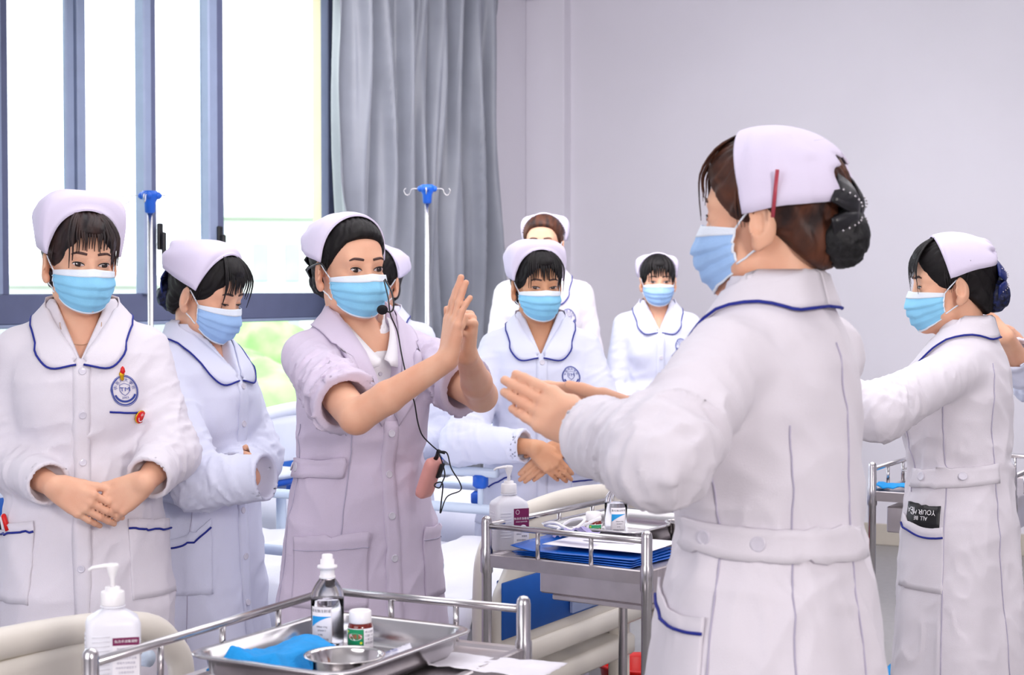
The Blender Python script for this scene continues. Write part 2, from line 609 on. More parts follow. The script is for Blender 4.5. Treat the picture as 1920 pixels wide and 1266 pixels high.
def nets(f, h, project=1, coarse=None):
    """sparse surface nets; returns verts, quads"""
    B = 4
    lo = f.lo - 3 * h
    n = np.ceil((f.hi + 3 * h - lo) / (B * h)).astype(int) + 1
    gx, gy, gz = np.meshgrid(*[np.arange(k) for k in n], indexing='ij')
    blk = np.stack([gx, gy, gz], -1).reshape(-1, 3)
    c = lo + (blk + 0.5) * B * h
    dist = np.empty(len(c))
    for i in range(0, len(c), 200000):
        dist[i:i + 200000] = f(c[i:i + 200000])
    blk = blk[np.abs(dist) < B * h * 1.25]
    o5 = np.stack(np.meshgrid(*[np.arange(5)] * 3, indexing='ij'), -1).reshape(-1, 3)
    ci = (blk[:, None, :] * B + o5[None]).reshape(-1, 3)
    val = np.empty(len(ci))
    for i in range(0, len(ci), 400000):
        val[i:i + 400000] = f(lo + ci[i:i + 400000] * h)
    V = val.reshape(-1, 5, 5, 5)
    val8 = [V[:, i:i + 4, j:j + 4, k:k + 4] for i in (0, 1) for j in (0, 1) for k in (0, 1)]
    neg = sum((v < 0).astype(np.int8) for v in val8)
    act = (neg > 0) & (neg < 8)
    bi, ii, jj, kk = np.nonzero(act)
    cell = blk[bi] * B + np.stack([ii, jj, kk], 1)
    cv = np.stack([v[act] for v in val8], 1)
    off = np.array([(i, j, k) for i in (0, 1) for j in (0, 1) for k in (0, 1)], float)
    pos = np.zeros((len(cell), 3))
    cnt = np.zeros(len(cell))
    for a in range(8):
        for b in range(a + 1, 8):
            if abs(off[a] - off[b]).sum() != 1:
                continue
            va, vb = cv[:, a], cv[:, b]
            m = (va < 0) != (vb < 0)
            t = np.where(m, va / np.where(m, va - vb, 1), 0)
            pos += np.where(m[:, None], off[a] + t[:, None] * (off[b] - off[a]), 0)
            cnt += m
    vert = lo + (cell + pos / cnt[:, None]) * h
    D = (n * B + 4).astype(np.int64)
    key = (cell[:, 0].astype(np.int64) * D[1] + cell[:, 1]) * D[2] + cell[:, 2]
    order = np.argsort(key)
    skey = key[order]
    st = (D[1] * D[2], D[2], 1)
    quads = []
    for ax, cb in ((0, 4), (1, 2), (2, 1)):
        s0 = cv[:, 0] < 0
        s1 = cv[:, cb] < 0
        m = s0 != s1
        k0 = key[m]
        b1, b2 = [st[i] for i in range(3) if i != ax]
        ks = [k0, k0 - b1, k0 - b1 - b2, k0 - b2]
        idx, ok = [], np.ones(len(k0), bool)
        for q in ks:
            pz = np.clip(np.searchsorted(skey, q), 0, len(skey) - 1)
            ok &= skey[pz] == q
            idx.append(order[pz])
        Q = np.stack(idx, 1)
        flip = s0[m] if ax != 1 else ~s0[m]
        Q = np.where(flip[:, None], Q, Q[:, ::-1])
        quads.append(Q[ok])
    quads = np.vstack(quads)
    for _ in range(project):
        g = grad(f, vert, h * 0.4)
        n2 = np.clip((g * g).sum(1), 0.3, 3)
        d = np.clip(f(vert), -h, h)
        vert = vert - (d / n2)[:, None] * g
    # thin out what lies under clothes
    if coarse is not None:
        m = coarse(vert)
        step = h * 4
        kk2 = np.round(vert / step).astype(np.int64)
        ck = (kk2[:, 0] * 100003 + kk2[:, 1]) * 100003 + kk2[:, 2]
        uid = np.arange(len(vert)) + 10 ** 15
        ck = np.where(m, ck, uid)
        u, first, inv = np.unique(ck, return_index=True, return_inverse=True)
        inv = inv.ravel()
        nv = vert[first]
        q = inv[quads]
        tri = np.vstack([q[:, [0, 1, 2]], q[:, [0, 2, 3]]])
        good = (tri[:, 0] != tri[:, 1]) & (tri[:, 1] != tri[:, 2]) & (tri[:, 0] != tri[:, 2])
        tri = tri[good]
        _, ui = np.unique(np.sort(tri, 1), axis=0, return_index=True)
        return nv, tri[ui]
    return vert, quads


_rng = np.random.RandomState(7)
_tab = _rng.rand(4096)


def vnoise(p):
    """value noise 0..1"""
    i = np.floor(p).astype(np.int64)
    f = p - i
    f = f * f * (3 - 2 * f)
    r = np.zeros(len(p))
    for a in (0, 1):
        for b in (0, 1):
            for c in (0, 1):
                hsh = ((i[:, 0] + a) * 73856093) ^ ((i[:, 1] + b) * 19349663) ^ ((i[:, 2] + c) * 83492791)
                v = _tab[(hsh ^ (hsh >> 13)) & 4095]
                r += v * (f[:, 0] if a else 1 - f[:, 0]) * (f[:, 1] if b else 1 - f[:, 1]) * (f[:, 2] if c else 1 - f[:, 2])
    return r


def ridge(p):
    return 1 - np.abs(2 * vnoise(p) - 1) * 2


# ------------------------------------------------------------------ head
def head_sdf():
    base = Un(0.02,
              Ell((0, -0.014, 0.030), (0.073, 0.092, 0.080)),
              Ell((0, 0.028, -0.030), (0.060, 0.062, 0.082)),
              Cap((-0.045, 0.022, -0.070), (0, 0.066, -0.092), 0.020, 0.020),
              Cap((0.045, 0.022, -0.070), (0, 0.066, -0.092), 0.020, 0.020),
              Ell((0, 0.040, 0.040), (0.056, 0.044, 0.045)),
              Ell((-0.036, 0.058, -0.030), (0.022, 0.022, 0.022)),
              Ell((0.036, 0.058, -0.030), (0.022, 0.022, 0.022)),
              Cap((-0.034, 0.072, 0.019), (0.034, 0.072, 0.019), 0.011, 0.011))
    sock = Un(0.004, Ell((-0.032, 0.098, -0.001), (0.019, 0.013, 0.011)), Ell((0.032, 0.098, -0.001), (0.019, 0.013, 0.011)))
    base = Sub(base, sock, 0.012)
    ball = Un(0.0, Ell((-0.031, 0.0725, -0.001), (0.0135, 0.0130, 0.0115)), Ell((0.031, 0.0725, -0.001), (0.0135, 0.0130, 0.0115)))
    nose = Cap((0, 0.084, 0.004), (0, 0.095, -0.034), 0.0075, 0.0095)
    ala = Un(0.004, Ell((-0.011, 0.089, -0.037), (0.008, 0.009, 0.007)), Ell((0.011, 0.089, -0.037), (0.008, 0.009, 0.007)))
    lips = Un(0.004, Ell((0, 0.087, -0.061), (0.022, 0.010, 0.005)), Ell((0, 0.086, -0.070), (0.019, 0.010, 0.006)))
    body = Un(0.006, base, ball)
    body = Un(0.010, body, nose, ala, lips)
    ears = []
    for s in (-1, 1):
        R = np.array(Matrix.Rotation(s * math.radians(-30), 3, 'Z') @ Matrix.Rotation(math.radians(-10), 3, 'X'))
        c = np.array((s * 0.0765, -0.010, -0.012))
        ear = Ell(c, (0.0085, 0.0205, 0.033), R)
        lobe = Ell(c + (-s * 0.002, 0.006, -0.027), (0.008, 0.010, 0.012))
        hole = Ell(c + (s * 0.009, 0.006, 0.004), (0.006, 0.0115, 0.020), R)
        ears.append(Sub(Un(0.005, ear, lobe), hole, 0.004))
    return Un(0.006, body, *ears)


HEAD = head_sdf()
NOSTRIL = None


def hair_sdf(kind):
    """cap of hair grown over the cranium, cut along the hair line"""
    thick = Un(0.02, Ell((0, 0.016, 0.060), (0.066, 0.080, 0.062)) if kind else Ell((0, 0.010, 0.058), (0.069, 0.079, 0.064)), Ell((0, -0.016, 0.034), (0.0815, 0.101, 0.088)), Ell((0, -0.060, -0.030), (0.060, 0.045, 0.058)))

    def f(p):
        d = thick(p)
        x = np.abs(p[:, 0])
        side = (0.95 * np.maximum(x - 0.026, 0)) if kind else (0.55 * np.maximum(x - 0.042, 0))
        fr = 0.007 if kind else 0.0
        cut = -(-0.66 * (p[:, 1] - 0.074 - fr) + 0.75 * (p[:, 2] - 0.070 + fr)) - side * np.clip((p[:, 2] + 0.02) / 0.02, 0, 1)
        low = -(p[:, 2] + 0.085 + 0.45 * (p[:, 1] + 0.07))
        ear = 0.020 - np.sqrt((p[:, 1] + 0.006) ** 2 + (0.75 * (p[:, 2] + 0.018)) ** 2)
        ear = np.where(x > 0.055, ear, -0.1)
        st = 0.0012 * np.sin((p[:, 0] * 0.9 + 0.35 * p[:, 2]) * 520 + 9 * vnoise(p * 30))
        d = d - st * np.clip(-cut / 0.015, 0, 1) + 0.0045 * np.clip(1 + cut / 0.010, 0, 1)
        return np.maximum(np.maximum(d, cut * 0.95), np.maximum(low, ear))
    r = Fn(f, (-0.085, -0.12, -0.095), (0.085, 0.105, 0.128))
    r.thick = thick
    return r


def mask_grid(nu=34, nv=30):
    G = np.zeros((nu, nv, 3))
    ry = [0.099, 0.106, 0.109, 0.108, 0.103, 0.095, 0.080]
    for a in range(nu):
        u = -1 + 2 * a / (nu - 1)
        al = u * math.radians(80)
        for b in range(nv):
            v = b / (nv - 1)
            top, bot = -0.012 - 0.005 * u * u + 0.003 * (1 - abs(u)) ** 6, -0.110 + 0.038 * u * u
            z = top + (bot - top) * v
            r = np.interp(v, np.linspace(0, 1, 7), ry)
            rx = 0.0705 - 0.010 * max(0, v - 0.5) * 2
            x = rx * math.sin(al) * (1 - 0.05 * v)
            ridg = (1 - abs(u)) ** 3 * 0.004 * (1 if v < 0.6 else 0.4)
            y = 0.014 + (r - 0.014 - 0.006 * u * u) * math.cos(al) ** (0.85) + ridg
            # pleats
            ph = v * 4.6 + 0.15 * u * u * math.sin(5 * u)
            if 0.22 < v < 0.86:
                saw = ph - math.floor(ph)
                k = 0.0060 * saw * (1 - 0.35 * u * u)
                y += k * math.cos(al * 0.8)
                x += k * math.sin(al * 0.8)
            w_ = 0.0012 * math.sin(9 * u + 7 * v) + 0.0008 * math.sin(23 * u - 5 * v)
            y += w_
            G[a, b] = (x, y, z)
    return G


def sgp(x, n):
    return math.copysign(abs(x) ** n, x)


def cap_grid(top=0.136, wide=0.094, square=0.72, na=49, nb=26, back=-0.098, fy=0.046, zb0=0.018, lean=0.0, rise=1.0):
    """nurse's cap: the front edge hugs the hair, the crown rises and is gathered at the back"""
    G = np.zeros((na, nb, 3))
    ts = [0, 0.12, 0.28, 0.5, 0.78, 0.9, 1.0]
    Y = [fy, fy - 0.006, fy - 0.024, fy - 0.060, back, back - 0.014, back - 0.004]
    WT = [0.0835, wide * 0.97, wide, wide, wide * 0.86, wide * 0.6, wide * 0.2]
    WL = [0.0835, 0.087, 0.090, 0.090, 0.074, 0.05, 0.02]
    ZT = [0.1185 - 0.35 * max(0.0, fy - 0.03), top * 0.93, top, top + 0.001, top - 0.018, top - 0.032, top - 0.062]
    ZB = [zb0, zb0 + 0.002, zb0 + 0.006, zb0 + 0.014, zb0 + 0.026, zb0 + 0.034, zb0 + 0.045]
    ZB = [zb0 + (q - zb0) * rise for q in ZB]
    for b in range(nb):
        t = b / (nb - 1)
        y0, wt, wl, zt, zb = [np.interp(t, ts, q) for q in (Y, WT, WL, ZT, ZB)]
        sq = np.interp(t, [0, 0.15, 0.3], [0.98, square + 0.08, square])
        for a in range(na):
            ph = PI * a / (na - 1)
            cx, sz = math.cos(ph), math.sin(ph)
            zz = zb + (zt - zb) * sgp(sz, sq)
            k = (zz - zb) / (zt - zb + 1e-9)
            ww = wl + (wt - wl) * min(1, k * 1.4)
            x = ww * sgp(cx, sq)
            y = y0 - 0.024 * (1 - k) * (1 - t) + (0.006 * math.sin(ph * 9 + 2) * t if t > 0.6 else 0) + lean * k
            G[a, b] = (x, y, zz + 0.0012 * math.sin(ph * 7 + t * 9) * min(1, t * 5))
    return G


# ------------------------------------------------------------------ hand
def hand_sdf(W, D, N, right, curl=(5, 5, 5, 5), spread=3, thumb=None, s=0.94, tcurl=20, order=None):
    D = np.asarray(D, float)
    D /= np.linalg.norm(D)
    N = np.asarray(N, float)
    N = N - (N @ D) * D
    N /= np.linalg.norm(N)
    T = np.cross(D, N) if right else np.cross(N, D)
    W = np.asarray(W, float)
    kn = [(0.090, 0.0285), (0.094, 0.0095), (0.090, -0.0095), (0.081, -0.0275)]
    palm = []
    for i, (a, b) in enumerate(kn):
        palm.append(Cap(W + s * (0.006 * D + 0.45 * b * T), W + s * (a * D + b * T), 0.0145 * s, (0.0118 - 0.0005 * i) * s))
    palm.append(Cap(W + s * (0.018 * D + 0.020 * T + 0.006 * N), W + s * (0.055 * D + 0.032 * T + 0.007 * N), 0.014 * s, 0.011 * s))
    palm.append(Cap(W + s * (0.020 * D - 0.020 * T + 0.005 * N), W + s * (0.06 * D - 0.026 * T + 0.006 * N), 0.012 * s, 0.010 * s))
    palmU = Un(0.010, *palm)
    L = [(0.040, 0.025, 0.020), (0.044, 0.029, 0.021), (0.041, 0.027, 0.021), (0.032, 0.020, 0.018)]
    fingers = []
    for i in range(4):
        a, b = kn[i]
        p = W + s * (a * D + b * T)
        sp = math.radians(spread) * (1.5 - i)
        ang = 0.0
        segs = []
        c = curl[i]
        cs = c if hasattr(c, '__len__') else (c * 0.8, c, c * 0.7)
        r0 = (0.0090, 0.0092, 0.0088, 0.0078)[i] * s
        for j in range(3):
            ang += math.radians(cs[j])
            d = math.cos(ang) * (math.cos(sp) * D + math.sin(sp) * T) + math.sin(ang) * N
            q = p + s * L[i][j] * d
            segs.append(Cap(p, q, r0 * (1 - 0.06 * j), r0 * (0.95 - 0.07 * j)))
            p = q
        fingers.append(Un(0.003, *segs))
    fu = Un(0.0015, *fingers)
    td = thumb or (0.75, 0.62, 0.25)
    d = td[0] * D + td[1] * T + td[2] * N
    d /= np.linalg.norm(d)
    p0 = W + s * (0.016 * D + 0.022 * T + 0.004 * N)
    p1 = p0 + s * 0.044 * d
    tc = math.radians(tcurl)
    d2 = math.cos(tc) * d + math.sin(tc) * D
    d2 /= np.linalg.norm(d2)
    p2 = p1 + s * 0.032 * d2
    tc2 = math.radians(tcurl * 1.2)
    d3 = math.cos(tc2) * d2 + math.sin(tc2) * (0.6 * D - 0.2 * T)
    d3 /= np.linalg.norm(d3)
    p3 = p2 + s * 0.023 * d3
    th = Un(0.004, Cap(p0, p1, 0.0150 * s, 0.0112 * s), Cap(p1, p2, 0.0108 * s, 0.0100 * s), Cap(p2, p3, 0.0100 * s, 0.0080 * s))
    return Un(0.006, Un(0.005, palmU, fu), th)

# ------------------------------------------------------------------ room (all walls lie on a grid turned 30 degrees)
AX = np.array((0.5, 0.8660254, 0))        # along the window wall, away from the camera
LX = np.array((0.8660254, -0.5, 0))       # along the wall on the right
KC = np.array((0.13, 10.43, 0.0))         # corner of the two walls
UP = np.array((0, 0, 1.0))
CEIL = 3.30


def struct(name, data, m, parent=None, smooth=False, mats=None):
    o = obj(name, data, m, parent, smooth, mats)
    if parent is None:
        o['kind'] = 'structure'
    return o


def wbox(s0, s1, z0, z1, d0, d1, b=0.0):
    """box on the window wall: s along the wall from the corner towards the camera, d = depth into the room (+LX)"""
    d = box((d0 + d1) / 2, (s0 + s1) / 2, (z0 + z1) / 2, abs(d1 - d0), abs(s1 - s0), abs(z1 - z0), b)
    v = np.asarray(d[0], float)
    w_ = KC + v[:, :1] * LX - v[:, 1:2] * AX + v[:, 2:3] * UP
    return w_, d[1]


def rbox(s0, s1, z0, z1, d0, d1, b=0.0):
    """box on the right wall: s along LX from the corner, d = depth into the room (-AX)"""
    d = box((s0 + s1) / 2, (d0 + d1) / 2, (z0 + z1) / 2, abs(s1 - s0), abs(d1 - d0), abs(z1 - z0), b)
    v = np.asarray(d[0], float)
    w_ = KC + v[:, :1] * LX - v[:, 1:2] * AX + v[:, 2:3] * UP
    return w_, [tuple(reversed(q)) for q in d[1]]


RL, WL = 9.0, 13.5
struct('floor', wbox(-0.3, WL, -0.12, 0.0, -0.3, RL), M['floor'])
struct('ceiling', wbox(-0.3, WL, CEIL, CEIL + 0.1, -0.3, RL), M['ceil'])
struct('wall_right', rbox(-0.3, RL, 0, CEIL, -0.25, 0.0), M['wall'])
struct('wall_column', rbox(0.0, 0.27, 0.0, CEIL, 0.0, 0.09, 0.004), M['wall'])
struct('baseboard_right', rbox(0.27, RL, 0.0, 0.12, 0.0, 0.014, 0.003), M['skirt'])
WS0, WS1, WZ0, WZ1 = 2.08, 6.60, 0.74, 3.02
wl = join(wbox(0, WS0, 0, CEIL, -0.15, 0), wbox(WS1, WL, 0, CEIL, -0.15, 0), wbox(WS0, WS1, 0, WZ0, -0.15, 0), wbox(WS0, WS1, WZ1, CEIL, -0.15, 0))
struct('wall_left', wl, M['wall'])
struct('wall_far_right', wbox(-0.3, WL, 0, CEIL, RL, RL + 0.2), M['wall'])
struct('wall_back', wbox(WL, WL + 0.2, 0, CEIL, -0.3, RL + 0.2), M['wall'])
struct('trim_sill', wbox(WS0, WS1, WZ0 - 0.03, WZ0, -0.02, 0.06, 0.006), M['ceil'])
struct('trim_jamb', wbox(WS0, WS0 + 0.008, WZ0, WZ1, -0.15, -0.052, 0.0), M['jamb'])

# window: outer frame, mullions, sashes, panes
win = empty('window_1', KC + AX * -2.1)
win['kind'] = 'structure'
wi = Matrix.Translation(Vector(KC + AX * -2.1)).inverted()


def wpart(name, d, m, smooth=False):
    v = np.asarray(d[0], float) - (KC - AX * 2.1)
    return obj(name, (v, d[1]), m, win, smooth)


D0, D1 = -0.050, 0.0
wpart('window_frame', join(wbox(WS0, WS0 + 0.075, WZ0, WZ1, D0, D1, 0.004), wbox(WS1 - 0.075, WS1, WZ0, WZ1, D0, D1, 0.004),
                           wbox(WS0, WS1, WZ0, WZ0 + 0.065, D0, D1, 0.004), wbox(WS0, WS1, WZ1 - 0.065, WZ1, D0, D1, 0.004)), M['alu'])
wpart('transom', wbox(WS0 + 0.07, WS1 - 0.07, 1.300, 1.425, D0, D1, 0.004), M['alu'])
wpart('transom', wbox(WS0 + 0.07, WS1 - 0.07, 1.285, 1.300, D0, D1 + 0.012, 0.003), M['alul'])
MUL = [(2.985, 3.115, 'sash'), (3.45, 3.55, 'sash'), (3.885, 3.985, 'fixed'), (4.32, 4.42, 'sash'), (4.90, 5.02, 'sash'), (5.70, 5.80, 'fixed')]
for a, b, kd in MUL:
    mid = (a + b) / 2
    wpart('mullion', wbox(a, mid, 1.42, WZ1 - 0.06, D0, D1, 0.004), M['alu'] if kd == 'sash' else M['alul'])
    wpart('sash_stile', wbox(mid, b, 1.42, WZ1 - 0.06, D0 + 0.01, D1 + (0.02 if kd == 'sash' else -0.015), 0.006), M['alul'])
LOW = [3.02, 3.90, 4.80, 5.70]
for a in LOW:
    wpart('lower_mullion', wbox(a, a + 0.075, WZ0 + 0.06, 1.29, D0, D1, 0.004), M['alu'])
edges = [WS0 + 0.07] + [e for m_ in MUL for e in m_[:2]] + [WS1 - 0.07]
for a, b in zip(edges[::2], edges[1::2]):
    wpart('pane', wbox(a, b, 1.42, WZ1 - 0.06, -0.030, -0.024), M['glass'])
edges = [WS0 + 0.07] + [e for a in LOW for e in (a, a + 0.075)] + [WS1 - 0.07]
for a, b in zip(edges[::2], edges[1::2]):
    wpart('pane', wbox(a, b, WZ0 + 0.06, 1.29, -0.030, -0.024), M['glass'])
for a in (3.05, 3.46):
    wpart('window_handle', join(wbox(a - 0.016, a + 0.016, 1.62, 1.74, D1 + 0.018, D1 + 0.034, 0.004), wbox(a - 0.011, a + 0.011, 1.55, 1.70, D1 + 0.040, D1 + 0.058, 0.005),
                                wbox(a - 0.010, a + 0.010, 1.665, 1.69, D1 + 0.03, D1 + 0.05, 0.002)), M['black'])

# curtain hung along the window wall
n, m_ = 300, 46
G = np.zeros((n, m_, 3))
rnd = np.random.RandomState(3)
ph = rnd.rand(8) * 6
for i in range(n):
    s_ = 0.75 + 1.57 * i / (n - 1)
    for k in range(m_):
        z = 0.12 + (3.22 - 0.12) * k / (m_ - 1)
        sw = s_ + 0.03 * math.sin(z * 1.6 + s_ * 5 + 1) + 0.02 * math.sin(z * 3.1 - s_ * 9)
        f_ = 0.052 * math.sin(sw * 34 + ph[0]) + 0.026 * math.sin(sw * 61 + ph[1] + 0.8 * z) + 0.016 * math.sin(sw * 103 + ph[2] - 1.1 * z)
        f_ += 0.015 * math.sin(sw * 17 + 2.2 * z + ph[3]) + 0.008 * math.sin(sw * 150 + 3 * z)
        G[i, k] = KC - AX * s_ + LX * (0.19 + f_) + UP * z
tag(obj('curtain', grid(G, 0.002), M['curtain']), 'grey satin curtain hanging in deep folds beside the window', 'curtain')
rodv = tube([KC - AX * 0.25 + LX * 0.19 + UP * 3.24, KC - AX * 6.8 + LX * 0.19 + UP * 3.24], 0.016, 12)
r_ = tag(obj('curtain_rail', rodv, M['steel']), 'steel curtain rail above the window', 'rail')
for s_ in (0.3, 2.3, 4.5, 6.7):
    obj('bracket', tube([KC - AX * s_ + UP * 3.24, KC - AX * s_ + LX * 0.19 + UP * 3.24], 0.010, 8), M['steel'], r_)

# ceiling light panels
for i, (x, y) in enumerate(((-0.4, 4.2), (1.6, 4.4), (0.9, 7.4), (2.9, 6.6))):
    t = tag(empty('ceiling_light', (x, y, CEIL), math.radians(60)), 'recessed white ceiling light panel ' + ('above the near left bed', 'above the trolleys', 'above the far bed', 'nearest the right wall')[i], 'ceiling light', 'ceiling light panels')
    obj('light_frame', box(0, 0, -0.010, 1.22, 0.32, 0.02, 0.004), M['ceil'], t)
    obj('diffuser', box(0, 0, -0.022, 1.16, 0.26, 0.006, 0.002), mat('diffuser_glow', (255, 255, 255), 0.5, emit=3.0, noise=0.01), t)

# ------------------------------------------------------------------ outside
gd = tag(obj('ground_outside', box(-60, 90, -9.05, 400, 300, 0.1), M['ground'], smooth=False), 'lawn and yard far below the window', 'lawn', kind='structure')


def building(x, y, wd, dp, h, rz, label, rows_, cols):
    b = tag(empty('apartment_building', (x, y, -9), rz), label, 'building')
    obj('wall', box(0, 0, h / 2, wd, dp, h, 0.05), M['bld'], b, False)
    obj('roof', box(0, 0, h + 0.3, wd + 0.8, dp + 0.8, 0.6, 0.1), M['bld'], b, False)
    w0 = None
    for r in range(rows_):
        for c in range(cols):
            px = -wd / 2 + wd * (c + 0.5) / cols
            pz = 1.6 + (h - 1.6) * (r + 0.4) / rows_
            if w0 is None:
                w0 = obj('window', box(0, 0, 0, wd / cols * 0.45, 0.12, 1.5, 0.03), M['bldw'], b, False)
                o = w0
            else:
                o = w0.copy()
                COL.objects.link(o)
            o.location = (px, -dp / 2 - 0.02, pz)


building(-10.2, 70, 5, 8, 13.2, 0.2, 'pale building with rows of windows seen through the wide pane', 4, 4)
building(-22, 88, 22, 12, 10.5, 0.35, 'long low building further off beyond the trees', 3, 9)
building(-38, 70, 12, 12, 8.5, 0.3, 'low pale building at the left beyond the trees', 2, 5)


def tree(x, y, h, r, label):
    t = tag(empty('tree', (x, y, -9)), label, 'tree', 'trees outside the window')
    obj('trunk', tube([(0, 0, 0), (0.1, 0, h * 0.5), (0.0, 0.1, h * 0.7)], [0.22, 0.16, 0.08], 8), M['bark'], t)
    rn = random.Random(int(x * 10))
    bl = [Ell((rn.uniform(-r, r) * 0.6, rn.uniform(-r, r) * 0.6, h * 0.72 + rn.uniform(-r, r) * 0.5), (r * 0.55,) * 3) for _ in range(9)]
    u = Un(0.4, *bl)
    fn = Fn(lambda p: u(p) - 0.35 * (vnoise(p * 2.2) - 0.3), u.lo - 0.4, u.hi + 0.4)
    global MARG
    mg, MARG = MARG, 1.5
    v = nets(fn, r * 0.09, 0)
    MARG = mg
    obj('crown', v, M['leaf'], t)


for x, y, h, r, lb in ((-6.6, 38, 9.0, 2.2, 'round pale green tree seen low between the two left nurses'), (-11.8, 46, 9.6, 2.4, 'pale green tree seen low at the far left'), (-4.6, 52, 8.8, 2.4, 'pale green tree nearest the curtain'),
                       (-14.2, 38, 9.0, 2.2, 'leafy tree outside beyond the left nurse'), (-19.0, 52, 10.0, 2.8, 'furthest left tree beyond the lawn'), (-9.6, 56, 10.0, 2.6, 'taller tree in front of the long low building')):
    tree(x, y, h, r, lb)


# ------------------------------------------------------------------ sleeves and coats
class Sleeve:
    def __init__(s, S, E, W, rs, re, rw, end, amp, seed):
        """end: 0..1 along upper arm, 1..2 along forearm"""
        s.S, s.E = np.asarray(S, float), np.asarray(E, float)
        s.W = np.asarray(W, float)
        s.amp, s.seed, s.short = amp, seed, end <= 1
        if s.short:
            s.C = s.S + (s.E - s.S) * end
            s.n = (s.E - s.S) / np.linalg.norm(s.E - s.S)
            s.parts = [Cap(s.S, s.C + s.n * 0.03, rs, rw)]
            s.hole = Cap(s.C - s.n * 0.012, s.C + s.n * 0.05, rw - 0.012, rw - 0.012)
        else:
            s.C = s.E + (s.W - s.E) * (end - 1)
            s.n = (s.W - s.E) / np.linalg.norm(s.W - s.E)
            s.parts = [Cap(s.S, s.E, rs, re), Cap(s.E, s.C + s.n * 0.02, re, rw)]
            s.hole = Cap(s.C - s.n * 0.015, s.C + s.n * 0.05, rw - 0.006, rw - 0.006)
        s.cuff = Cap(s.C - s.n * 0.055, s.C + s.n * 0.03, rw + 0.002, rw + 0.002)
        s.u1 = (s.E - s.S) / np.linalg.norm(s.E - s.S)
        s.lo = np.min([c.lo for c in s.parts], 0) - 0.01
        s.hi = np.max([c.hi for c in s.parts], 0) + 0.01

    def __call__(s, p):
        d = s.parts[0](p)
        if len(s.parts) > 1:
            e = s.parts[1](p)
            k = 0.03
            h = np.clip(0.5 + 0.5 * (d - e) / k, 0, 1)
            seg2 = h
            d = d * (1 - h) + e * h - k * h * (1 - h)
        else:
            seg2 = np.zeros(len(p))
        m = np.abs(d) < 0.035
        if m.any() and s.amp:
            q = p[m]
            out = np.zeros(len(q))
            for ax, wgt, c0 in ((s.u1, 1 - seg2[m], s.S), (s.n, seg2[m], s.E)):
                t = (q - c0) @ ax
                perp = (q - c0) - t[:, None] * ax
                b = perp * 12 + ax * (t * 42)[:, None] + s.seed
                b2 = perp * 26 + ax * (t * 60)[:, None] + s.seed * 1.7
                # slanting folds
                b += (perp[:, [1, 2, 0]]) * 14
                out += wgt * (1.25 * np.clip(ridge(b), 0, 1) ** 1.4 - 0.25 + 0.5 * np.clip(ridge(b2), 0, 1) ** 1.3)
            dE = np.sqrt(((q - s.E) ** 2).sum(1))
            dS = np.sqrt(((q - s.S) ** 2).sum(1))
            dC = np.sqrt(((q - s.C) ** 2).sum(1))
            if s.short:
                wgt = np.clip(1.15 - dC / 0.22, 0.15, 1)
            else:
                wgt = np.clip(np.maximum(1.1 - dE / 0.16, 0.9 - dC / 0.11), 0.22, 1) * np.clip(dS / 0.10, 0.25, 1)
            d[m] = d[m] - s.amp * out * wgt
        e = s.cuff(p)
        if not s.short:
            d = np.minimum(d, e)
        else:
            # rolled cuff
            t = (p - s.C) @ s.n
            d = np.where(t > -0.030, np.minimum(d, e - 0.004), d)
        d = np.maximum(d, (p - s.C) @ s.n)
        if (np.abs(d) < 0.05).any():
            d = np.maximum(d, -s.hole(p))
        return d


def torso_wrinkle(seed, amp=1.0):
    def f(p):
        th = np.arctan2(p[:, 0], p[:, 1])
        z = p[:, 2]
        sk = np.clip((1.02 - z) / 0.3, 0, 1)
        o = 0.006 * sk * np.sin(th * 6 + seed + 3.0 * vnoise(p * 4 + seed))
        o += 0.004 * (vnoise(p * np.array((7, 7, 5.0)) + seed) - 0.5)
        wa = np.exp(-((z - 1.06) / 0.10) ** 2)
        q = p * np.array((14, 14, 20.0)) + seed
        q[:, 2] += 5 * p[:, 0]
        o += 0.0032 * (0.35 + wa) * ridge(q)
        up = np.clip((z - 1.10) / 0.1, 0, 1)
        q2 = p @ rot3(0, 0, 0.7).T * np.array((24, 9, 9.0)) + seed
        o += 0.0030 * up * ridge(q2)
        q3 = p * np.array((26, 26, 9.0)) + seed * 2
        q3[:, 0] += 12 * p[:, 2]
        o += 0.0026 * (1 - 0.75 * up) * np.clip(ridge(q3), 0, 1) ** 1.4
        q4 = p * np.array((7, 7, 4.0)) + seed * 5
        q4[:, 1] += 5 * p[:, 2]
        o += 0.0042 * (1 - 0.6 * up) * np.clip(ridge(q4), 0, 1) ** 2
        return o * amp * 1.25
    return f


COAT_ROWS = [  # z, rx, ry, cy
    (0.52, 0.215, 0.165, 0.0), (0.75, 0.200, 0.150, 0.0), (0.92, 0.182, 0.138, 0.0), (1.06, 0.150, 0.120, 0.0),
    (1.16, 0.158, 0.128, 0.008), (1.24, 0.168, 0.130, 0.010), (1.30, 0.165, 0.116, 0.004), (1.35, 0.135, 0.090, -0.006),
    (1.39, 0.090, 0.070, -0.008), (1.425, 0.070, 0.062, -0.006)]


class Person:
    pass


